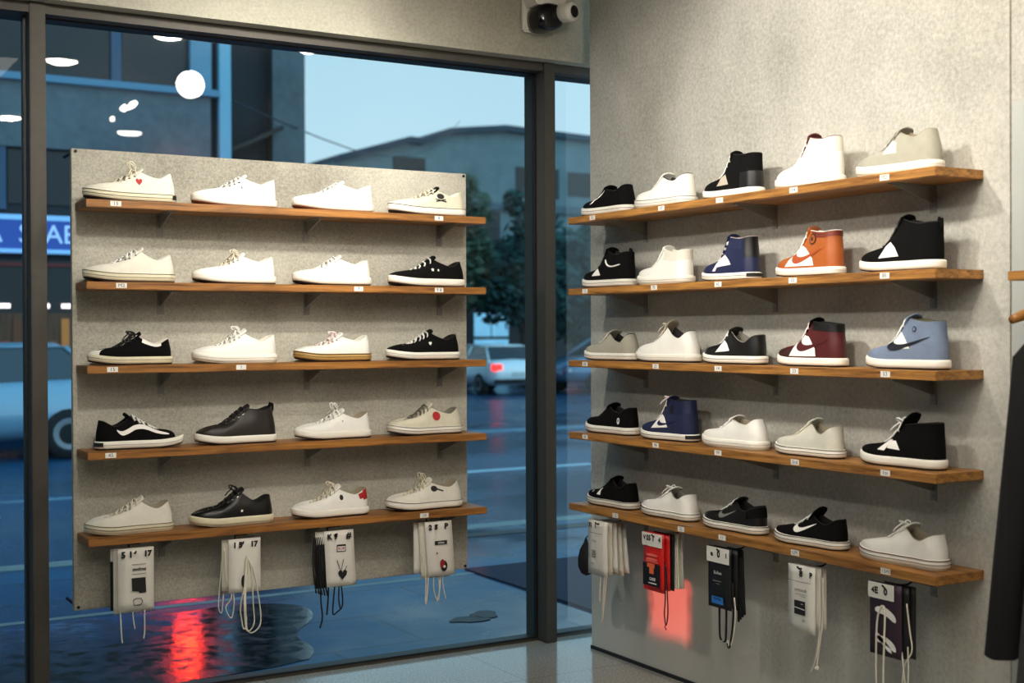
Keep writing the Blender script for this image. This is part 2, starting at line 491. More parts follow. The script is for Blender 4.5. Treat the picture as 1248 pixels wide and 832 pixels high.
def sneaker(name, label, group, loc, rotz, L, tu, tz, hu, hz, c, yaw=0.0):
    """c: colours and details of this one"""
    g = c.get
    t = thing(name, label, 'shoe', loc, rotz + math.radians(yaw), group)
    wd = 0.36 * L * g('wide', 1.0)
    sole_h = g('sole_h', 0.098); spring = g('spring', 0.042)
    du, dz = g('du', .215), g('dz', hz - .068)
    vu, vz = g('vu', .735), g('vz', .165)
    ut = g('ut', tu + .045); zt = g('zt', tz - .035)
    high = hz > .40
    x0 = max(.012, hu - .006)
    uc = .50
    vis = g('vis', 1)
    def zbot(u):
        s = max(0.0, (u - .60) / .40)
        return spring * s * s
    def ztop(u):
        s = max(0.0, (u - .62) / .38)
        return sole_h + (spring + .004) * s * s * .9
    ring = []     # (u, side)
    for k in range(2 * NH):
        kk = k if k <= NH else 2 * NH - k
        ring.append(((1 - math.cos(PI * kk / NH)) / 2, 1 if k <= NH else -1))
    def bottom(u, sd, out=0.0):
        w = half_width(u) * wd
        cx = (u - .5) * (1 + 2 * out / L) + .5
        return Vector((cx * L, sd * w * (1 + out / max(.02, .38 * wd)), 0))
    cw = g('cw', .29) * wd
    tw = g('tw', .20) * wd
    def top(u, sd):
        if u < uc:
            q = u / uc
            x = x0 + (ut - x0) * q
            d = (x - x0)
            w = cw * math.sqrt(max(0.0, 1 - (max(0.0, .11 - d) / .11) ** 2))
            e = smooth01((q - .55) / .45)
            w = w * (1 - e) + tw * e
            if q * (ut - x0) < du - x0:
                s = smooth01((x - x0) / max(.01, du - x0))
                z = hz + (dz - hz) * s
            else:
                s = (x - du) / max(.01, ut - du)
                z = dz + (zt - dz) * (s ** g('rise', 1.5))
        else:
            s = (u - uc) / (1 - uc)
            x = ut + (vu - ut) * s
            w = (tw * (1 - s) + .11 * wd * s) * math.sqrt(max(0.0, 1 - s ** 6))
            z = zt + (vz - zt) * (1 - (1 - s) ** g('slot_pow', 1.12))
        return Vector((x * L, sd * w, z * L))
    pts = []
    for (u, sd) in ring:
        B = bottom(u, sd, -0.004); B.z = (ztop(u) - .012) * L
        T = top(u, sd)
        hv = Vector((B.x - T.x, B.y - T.y, 0)); zr = T.z - B.z
        toe = smooth01((u - .70) / .30)
        c1 = .55 * (1 - toe) + 1.15 * toe
        c2 = .42 * (1 - toe) + .62 * toe
        c3 = .38 * (1 - toe) + (-.30) * toe
        if high:
            c2 = .18 * (1 - toe) * (1 if u < uc else 1.6) + .58 * toe
            c3 = (.45) * (1 - toe) + (-.15) * toe
        P1 = B + Vector((0, 0, c1 * zr)) + hv * .06
        P2 = T + hv * c2 - Vector((0, 0, c3 * zr))
        col = []
        for j in range(MT + 1):
            s = j / MT
            a = (1 - s) ** 3; b_ = 3 * s * (1 - s) ** 2; c_ = 3 * s * s * (1 - s); d_ = s ** 3
            col.append(B * a + P1 * b_ + P2 * c_ + T * d_)
        pts.append(col)
    R = 2 * NH
    off = Vector((-L / 2, 0, 0))
    V = [p + off for col in pts for p in col]
    W_ = MT + 1
    F = []
    for k in range(R):
        k2 = (k + 1) % R
        for j in range(MT):
            F.append((k * W_ + j, k2 * W_ + j, k2 * W_ + j + 1, k * W_ + j + 1))
    um = mat(*g('upper')[0], **g('upper')[1])
    up = obj_from('upper', V, F, um, t, True)
    bm = bmesh.new(); bm.from_mesh(up.data)
    bm.normal_update()
    bm.verts.ensure_lookup_table()
    # outside normals
    nrm = [v.normal.copy() for v in bm.verts]
    side = nrm[(NH // 2) * W_ + MT // 3]
    sg = 1 if side.y > 0 else -1
    if sg < 0:
        bmesh.ops.reverse_faces(bm, faces=bm.faces); bm.to_mesh(up.data)
    bm.free()
    nrm = [n * sg for n in nrm]
    tree = BVHTree.FromPolygons(V, F)

    def grid_patch(nm, m, u0, u1, t0, t1, o=.0011, lab=None):
        Vp = []; Fp = []; idx = {}
        def vid(k, j):
            if (k, j) not in idx:
                idx[(k, j)] = len(Vp); Vp.append(V[k * W_ + j] + nrm[k * W_ + j] * o)
            return idx[(k, j)]
        for k in range(R):
            k2 = (k + 1) % R
            um_ = (ring[k][0] + ring[k2][0]) / 2
            if not (u0 <= um_ <= u1):
                continue
            for j in range(MT):
                s = (j + .5) / MT
                if t0 <= s <= t1:
                    Fp.append((vid(k, j), vid(k2, j), vid(k2, j + 1), vid(k, j + 1)))
        if Fp:
            obj_from(nm, Vp, Fp, m, t, True, lab)

    def side_patch(nm, poly, m, o=.0014, lab=None):
        pl = chaikin(poly, 2) if nm == 'side_stripe' else (chaikin(poly, 1) if nm == 'swoosh' else poly)
        P2 = [Vector((a * L, b * L)) for a, b in pl]
        n = len(P2)
        xs = [p.x for p in P2]; ys = [p.y for p in P2]
        step = .007
        inner = []
        def inside(p):
            r = False; j = n - 1
            for i in range(n):
                a, b = P2[i], P2[j]
                if (a.y > p.y) != (b.y > p.y) and p.x < (b.x - a.x) * (p.y - a.y) / (b.y - a.y) + a.x:
                    r = not r
                j = i
            return r
        x = min(xs) + step / 2
        while x < max(xs):
            y = min(ys) + step / 2
            while y < max(ys):
                p = Vector((x, y))
                if inside(p):
                    inner.append(p)
                y += step
            x += step
        res = geometry.delaunay_2d_cdt(P2 + inner, [], [list(range(n))], 1, 1e-6)
        vo, fo = res[0], res[2]
        V3 = []; ok = []
        for p in vo:
            hit = tree.ray_cast(Vector((p.x - L / 2, .4 * vis, p.y)), Vector((0, -vis, 0)))
            if hit[0] is None:
                V3.append(Vector((0, 0, 0))); ok.append(False)
            else:
                nn = hit[1]
                if nn.y * vis < 0:
                    nn = -nn
                V3.append(hit[0] + nn * o); ok.append(True)
        used = {}; Vp = []; Fp = []
        for f in fo:
            if all(ok[i] for i in f):
                ff = []
                for i in f:
                    if i not in used:
                        used[i] = len(Vp); Vp.append(V3[i])
                    ff.append(used[i])
                if vis > 0:
                    ff = ff[::-1]
                Fp.append(ff)
        if Fp:
            obj_from(nm, Vp, Fp, m, t, True, lab)

    # lining and insole
    Lv = []; 
    for k, (u, sd) in enumerate(ring):
        T = V[k * W_ + MT]
        ctr = Vector((min(max(T.x, -L * .36), (vu - .03) * L - L / 2), 0, T.z))
        inw = (ctr - T); inw.z = 0
        inw = inw.normalized() if inw.length > 1e-6 else Vector((-1, 0, 0))
        Bi = V[k * W_ + 2]; Bc = Vector((0, 0, Bi.z))
        r_ = .005 if u < uc else .0025
        d1 = T + Vector((0, 0, r_ * .55)) + inw * (r_ * .5)
        d2 = T + inw * (r_ * 1.5) - Vector((0, 0, r_ * .6))
        d4 = Vector((Bi.x * .90, Bi.y * .84, sole_h * L + .002))
        d3 = d2 * .55 + d4 * .45
        Lv += [T, d1, d2, d3, d4]
    Lf = []
    for k in range(R):
        k2 = (k + 1) % R
        for j in range(4):
            Lf.append((k * 5 + j, k2 * 5 + j, k2 * 5 + j + 1, k * 5 + j + 1))
    lm = mat(*g('lining')[0], **g('lining')[1])
    obj_from('lining', Lv, Lf, lm, t, True)
    obj_from('insole', [Lv[k * 5 + 4] + Vector((0, 0, .001)) for k in range(R)], [tuple(range(R))], mat(*g('insole', g('lining'))[0], **g('insole', g('lining'))[1]), t)

    # tongue
    n = 12; wseg = 6
    Tv = []
    base_pts = []
    for i in range(n + 1):
        s = i / n
        if s < .78:
            q = s / .78
            uu = 1 - q * (1 - uc) * 1.0
            P = top(uu, 1)
            base_pts.append((P.x / L, P.z / L - .006, abs(P.y) + .007))
        else:
            q = (s - .78) / .22
            e = q
            base_pts.append((ut + (tu - ut) * e, zt + (tz - zt) * (e ** .9), tw + .007 + .004 * math.sin(q * PI * .9) - (.006 * q * q)))
    for i, (a, z, w) in enumerate(base_pts):
        s = i / n
        for j in range(wseg + 1):
            v = (j / wseg) * 2 - 1
            arch = (1 - v * v) * .006
            Tv.append(Vector((a * L - L / 2 - (0 if s < .78 else 0), v * w, z * L + arch - .002)))
    Tf = []
    for i in range(n):
        for j in range(wseg):
            q = i * (wseg + 1) + j
            Tf.append((q, q + 1, q + wseg + 2, q + wseg + 1))
    to = obj_from('tongue', Tv, Tf, mat(*g('tongue', g('upper'))[0], **g('tongue', g('upper'))[1]), t, True)
    bm = bmesh.new(); bm.from_mesh(to.data)
    bmesh.ops.recalc_face_normals(bm, faces=bm.faces)
    bmesh.ops.solidify(bm, geom=list(bm.faces), thickness=.005)
    bm.to_mesh(to.data); bm.free()
    for p in to.data.polygons:
        p.use_smooth = True

    # laces and eyelets
    nl = g('rows', 7 if high else 6)
    if nl > 0:
        lmb = MB(); emb = MB()
        rowsL = []; rowsR = []
        for i in range(nl):
            s = .92 - .86 * i / (nl - 1)
            ug = uc + (1 - uc) * s
            k = min(range(0, NH + 1), key=lambda kk: abs(ring[kk][0] - ug) + (9 if ring[kk][0] < uc else 0))
            res2 = []
            for kk in (k, (R - k) % R):
                T = V[kk * W_ + MT]; j = MT
                while j > 1 and (V[kk * W_ + j] - T).length < .0125:
                    j -= 1
                E_ = V[kk * W_ + j]; nn = nrm[kk * W_ + j]
                res2.append((E_ + nn * .001, T, nn))
            rowsL.append(res2[0]); rowsR.append(res2[1])
            for (E_, T, nn) in res2:
                a = nn.orthogonal().normalized(); b_ = nn.cross(a)
                Ve = [E_ + nn * .0006] + [E_ + nn * .0006 + (a * math.cos(2 * PI * q / 10) + b_ * math.sin(2 * PI * q / 10)) * .0045 for q in range(10)]
                emb.add(Ve, [(0, 1 + q, 1 + (q + 1) % 10) for q in range(10)])
        lr = g('lace_r', .0035); arch = g('arch', .0095)
        def strand(A, B):
            up_ = A[2] + B[2]; up_.y *= .3
            up_ = (up_.normalized() + Vector((0, 0, .35))).normalized()
            m0 = (A[1] + B[1]) / 2 + up_ * (arch + .001)
            pl = [A[0] + A[2] * .0012, (A[0] + A[1]) / 2 + A[2] * .0028, A[1] * .9 + A[0] * .1 + up_ * .0045, A[1] * .6 + B[1] * .4 + up_ * arch, m0, B[1] * .6 + A[1] * .4 + up_ * arch, B[1] * .9 + B[0] * .1 + up_ * .0045, (B[0] + B[1]) / 2 + B[2] * .0028, B[0] + B[2] * .0012]
            lmb.tube(pl, lr, 6, .7)
        for i in range(nl):
            strand(rowsL[i], rowsR[i])
            if i < nl - 1 and g('cross', True):
                strand(rowsL[i], rowsR[i + 1])
        bow = g('bow', 0)
        if bow:
            A = (rowsL[-1][1] + rowsR[-1][1]) / 2 + Vector((.004, 0, .008))
            for sd in (1, -1):
                hgt = (.020, .032, .012)[bow - 1]
                lp = []
                for q in range(13):
                    w = q / 12 * 2 * PI
                    lp.append(A + Vector((.012 * math.sin(w) * .9 + .014 * (1 - math.cos(w)) / 2, sd * .014 * (1 - math.cos(w)) / 2 + sd * .003, hgt * (1 - math.cos(w)) / 2)))
                lmb.tube(lp, lr * .85, 5, .8)
                en = [A, A + Vector((.012, sd * .014, .004)), A + Vector((.022, sd * .026, -.008)), A + Vector((.028, sd * .033, -.02))]
                lmb.tube(en, lr * .8, 5, .8)
        lmb.build('laces', mat(*g('laces')[0], **g('laces')[1]), t, True)
        if g('eyelets'):
            emb.build('eyelets', mat(*g('eyelets')[0], **g('eyelets')[1]), t)

    # midsole, outsole and lines round the sole
    def loop(out, zf):
        return [bottom(u, sd, out) + off + Vector((0, 0, zf(u) * L)) for (u, sd) in ring]
    def loft(nm, loops, m, cap0=True, cap1=True, lab=None):
        Vs = [p for lp in loops for p in lp]; Fs = []
        for i in range(len(loops) - 1):
            for k in range(R):
                k2 = (k + 1) % R
                Fs.append((i * R + k, i * R + k2, (i + 1) * R + k2, (i + 1) * R + k))
        if cap0:
            Fs.append(tuple(range(R - 1, -1, -1)))
        if cap1:
            Fs.append(tuple(range((len(loops) - 1) * R, len(loops) * R)))
        o = obj_from(nm, Vs, Fs, m, t, False, lab)
        bm = bmesh.new(); bm.from_mesh(o.data); bmesh.ops.recalc_face_normals(bm, faces=bm.faces); bm.to_mesh(o.data); bm.free()
        for p in o.data.polygons:
            p.use_smooth = len(p.vertices) == 4
        return o
    oh = g('outsole_h', .020)
    loft('outsole', [loop(-.007, lambda u: zbot(u)), loop(-.001, lambda u: zbot(u) + .004), loop(-.001, lambda u: zbot(u) + oh)], mat(*g('outsole')[0], **g('outsole')[1]))
    def mix(f):
        return lambda u: zbot(u) + oh * .8 + (ztop(u) - zbot(u) - oh * .8) * f
    loft('midsole', [loop(-.004, mix(0.0)), loop(.001, mix(.04)), loop(.0022, mix(.35)), loop(.002, mix(.7)), loop(.001, mix(.95)), loop(-.002, mix(1.0)), loop(-.010, mix(1.0))], mat(*g('sole')[0], **g('sole')[1]))
    for f0, f1, cm in g('stripes', []):
        loft('foxing_stripe', [loop(.0012, mix(f0)), loop(.0032, mix(f0 + .01)), loop(.0032, mix(f1 - .01)), loop(.0012, mix(f1))], mat(*cm[0], **cm[1]), False, False)
    if g('heel_plate'):
        hm = mat(*g('heel_plate')[0], **g('heel_plate')[1])
        kk = [k for k in range(-7, 8)]
        Vs = []; Fs = []
        for k in kk:
            u, sd = ring[k % R]
            for f in (.30, .85):
                p = bottom(u, sd, .0035) + off + Vector((0, 0, mix(f)(u) * L)); Vs.append(p)
        for i in range(len(kk) - 1):
            Fs.append((2 * i, 2 * i + 2, 2 * i + 3, 2 * i + 1))
        obj_from('heel_plate', Vs, Fs, hm, t, True)
    # coloured areas
    for nm, cm, u0, u1, t0, t1 in g('areas', []):
        grid_patch(nm, mat(*cm[0], **cm[1]), u0, u1, t0, t1)
    lev = {}
    for it in g('patches', []):
        nm, cm, poly = it[0], it[1], it[2]
        lv = it[3] if len(it) > 3 else 0
        side_patch(nm, poly, mat(*cm[0], **cm[1]), .0016 + .0007 * lv)
    if g('pull_tab'):
        a = V[0 * W_ + MT]
        MB().tube([a + Vector((.004, 0, -.03)), a + Vector((-.003, 0, -.008)), a + Vector((-.003, 0, .008)), a + Vector((.004, 0, .012)), a + Vector((.007, 0, 0))], .0045, 6, 1.6).build('pull_tab', mat(*g('pull_tab')[0], **g('pull_tab')[1]), t, True)
    return t

def K(key, col, rough=.6, **k):
    return ((key, col, rough), k)

WHITE = K('white_leather', (238, 236, 228), .5, noise=.03, nscale=30, bump=.12, bscale=700)
CANVAS = K('white_canvas', (226, 222, 208), .85, noise=.05, nscale=60, bump=.3, bscale=900)
CREAMC = K('cream_canvas', (212, 206, 184), .85, noise=.05, nscale=60, bump=.3, bscale=900)
BLACK = K('black_suede', (11, 10, 10), .9, spec=.15, noise=.2, nscale=60, bump=.2, bscale=900)
BLKLEA = K('black_leather', (12, 11, 11), .38, noise=.1, nscale=40, bump=.12, bscale=500)
BLKCAN = K('black_canvas', (10, 9, 9), .95, spec=.15, bump=.25, bscale=900)
DKBRN = K('dark_brown_leather', (32, 25, 21), .5, noise=.12, nscale=40, bump=.1)
GREYS = K('grey_suede', (160, 157, 142), .9, noise=.06, nscale=40, bump=.25, bscale=900)
LTGREY = K('light_grey_suede', (204, 202, 188), .9, noise=.05, nscale=40, bump=.25, bscale=900)
NAVY = K('navy_leather', (20, 28, 66), .5, noise=.1, nscale=40, bump=.1)
NAVYC = K('navy_canvas', (19, 29, 66), .8, noise=.1, nscale=40, bump=.2)
TAN = K('tan_leather', (164, 84, 28), .5, noise=.08, nscale=30, bump=.12)
BURG = K('burgundy_leather', (76, 18, 20), .42, noise=.12, nscale=30, bump=.1)
BLUEG = K('blue_grey_suede', (112, 126, 150), .85, noise=.07, nscale=40, bump=.2)
DNAVY = K('dark_navy_trim', (12, 15, 28), .5)
W_SOLE = K('white_rubber', (236, 232, 220), .55, noise=.03, nscale=20)
C_SOLE = K('cream_rubber', (216, 208, 178), .55, noise=.05, nscale=20)
G_SOLE = K('gum_rubber', (184, 146, 82), .55, noise=.08, nscale=20)
D_OUT = K('dark_outsole', (34, 24, 20), .7)
B_OUT = K('brown_outsole', (112, 58, 36), .7)
W_OUT = K('pale_outsole', (208, 200, 180), .7)
WLACE = K('white_lace', (240, 238, 230), .8, bump=.3, bscale=900)
CLACE = K('cream_lace', (218, 210, 186), .8, bump=.3, bscale=900)
BLACE = K('black_lace', (18, 17, 17), .8)
GLACE = K('grey_lace', (110, 106, 92), .8)
PLACE = K('pink_white_lace', (238, 222, 216), .8)
EYE = K('dark_eyelet', (36, 32, 28), .4, metal=.4)
EYES = K('silver_eyelet', (170, 168, 160), .35, metal=.6)
LIN_W = K('white_lining', (222, 218, 206), .85)
LIN_D = K('dark_lining', (38, 34, 32), .9)
LIN_B = K('black_lining', (9, 8, 8), .9)
LIN_G = K('grey_lining', (120, 116, 104), .9)
LIN_T = K('taupe_lining', (150, 138, 116), .9)
RED = K('red_patch', (172, 26, 30), .6)
BLK = K('black_print', (26, 24, 24), .7)
WHT = K('white_print', (242, 238, 232), .6)
FOX = K('dark_foxing', (58, 42, 40), .6)
REDFOX = K('maroon_foxing', (96, 40, 44), .6)
GREYP = K('grey_print', (122, 120, 118), .6)
TAUP = K('taupe_panel', (176, 166, 148), .7)

# dark line round the top of a rubber sole
F1 = [(.90, .975, FOX)]
F2 = [(.90, .97, FOX), (.42, .49, FOX)]
F2B = [(.50, .56, FOX)]

LOW_W = dict(upper=WHITE, lining=LIN_W, laces=WLACE, sole=W_SOLE, outsole=D_OUT, eyelets=EYES)
LOW_B = dict(upper=BLACK, lining=LIN_B, laces=BLACE, sole=W_SOLE, outsole=D_OUT)
HIGH = dict(rows=7, lace_r=.0043, arch=.013, du=.18, ut=.435, vu=.72, vz=.185, slot_pow=1.35, cw=.30, tw=.20, outsole=D_OUT, sole=W_SOLE, lining=LIN_W, laces=WLACE)

def D(base, **k):
    d = dict(base); d.update(k); return d

HEART = [(.0, -.5), (.42, -.05), (.5, .28), (.3, .5), (.06, .4), (0, .25), (-.06, .4), (-.3, .5), (-.5, .28), (-.42, -.05)]
def heart(u, z, s):
    return [(u + a * s, z + b * s) for a, b in HEART]
def star(u, z, r):
    return [(u + (r if k % 2 == 0 else r * .42) * math.sin(PI * k / 5), z + (r if k % 2 == 0 else r * .42) * math.cos(PI * k / 5)) for k in range(10)]
WAVE = [(.20, .235), (.27, .20), (.34, .225), (.42, .275), (.52, .275), (.66, .20), (.80, .165), (.80, .148), (.66, .165), (.53, .225), (.43, .225), (.35, .175), (.27, .15)]
QUART = [(.68, .13), (.63, .125), (.60, .175), (.52, .185), (.36, .20), (.40, .26), (.48, .33), (.56, .28), (.62, .22)]

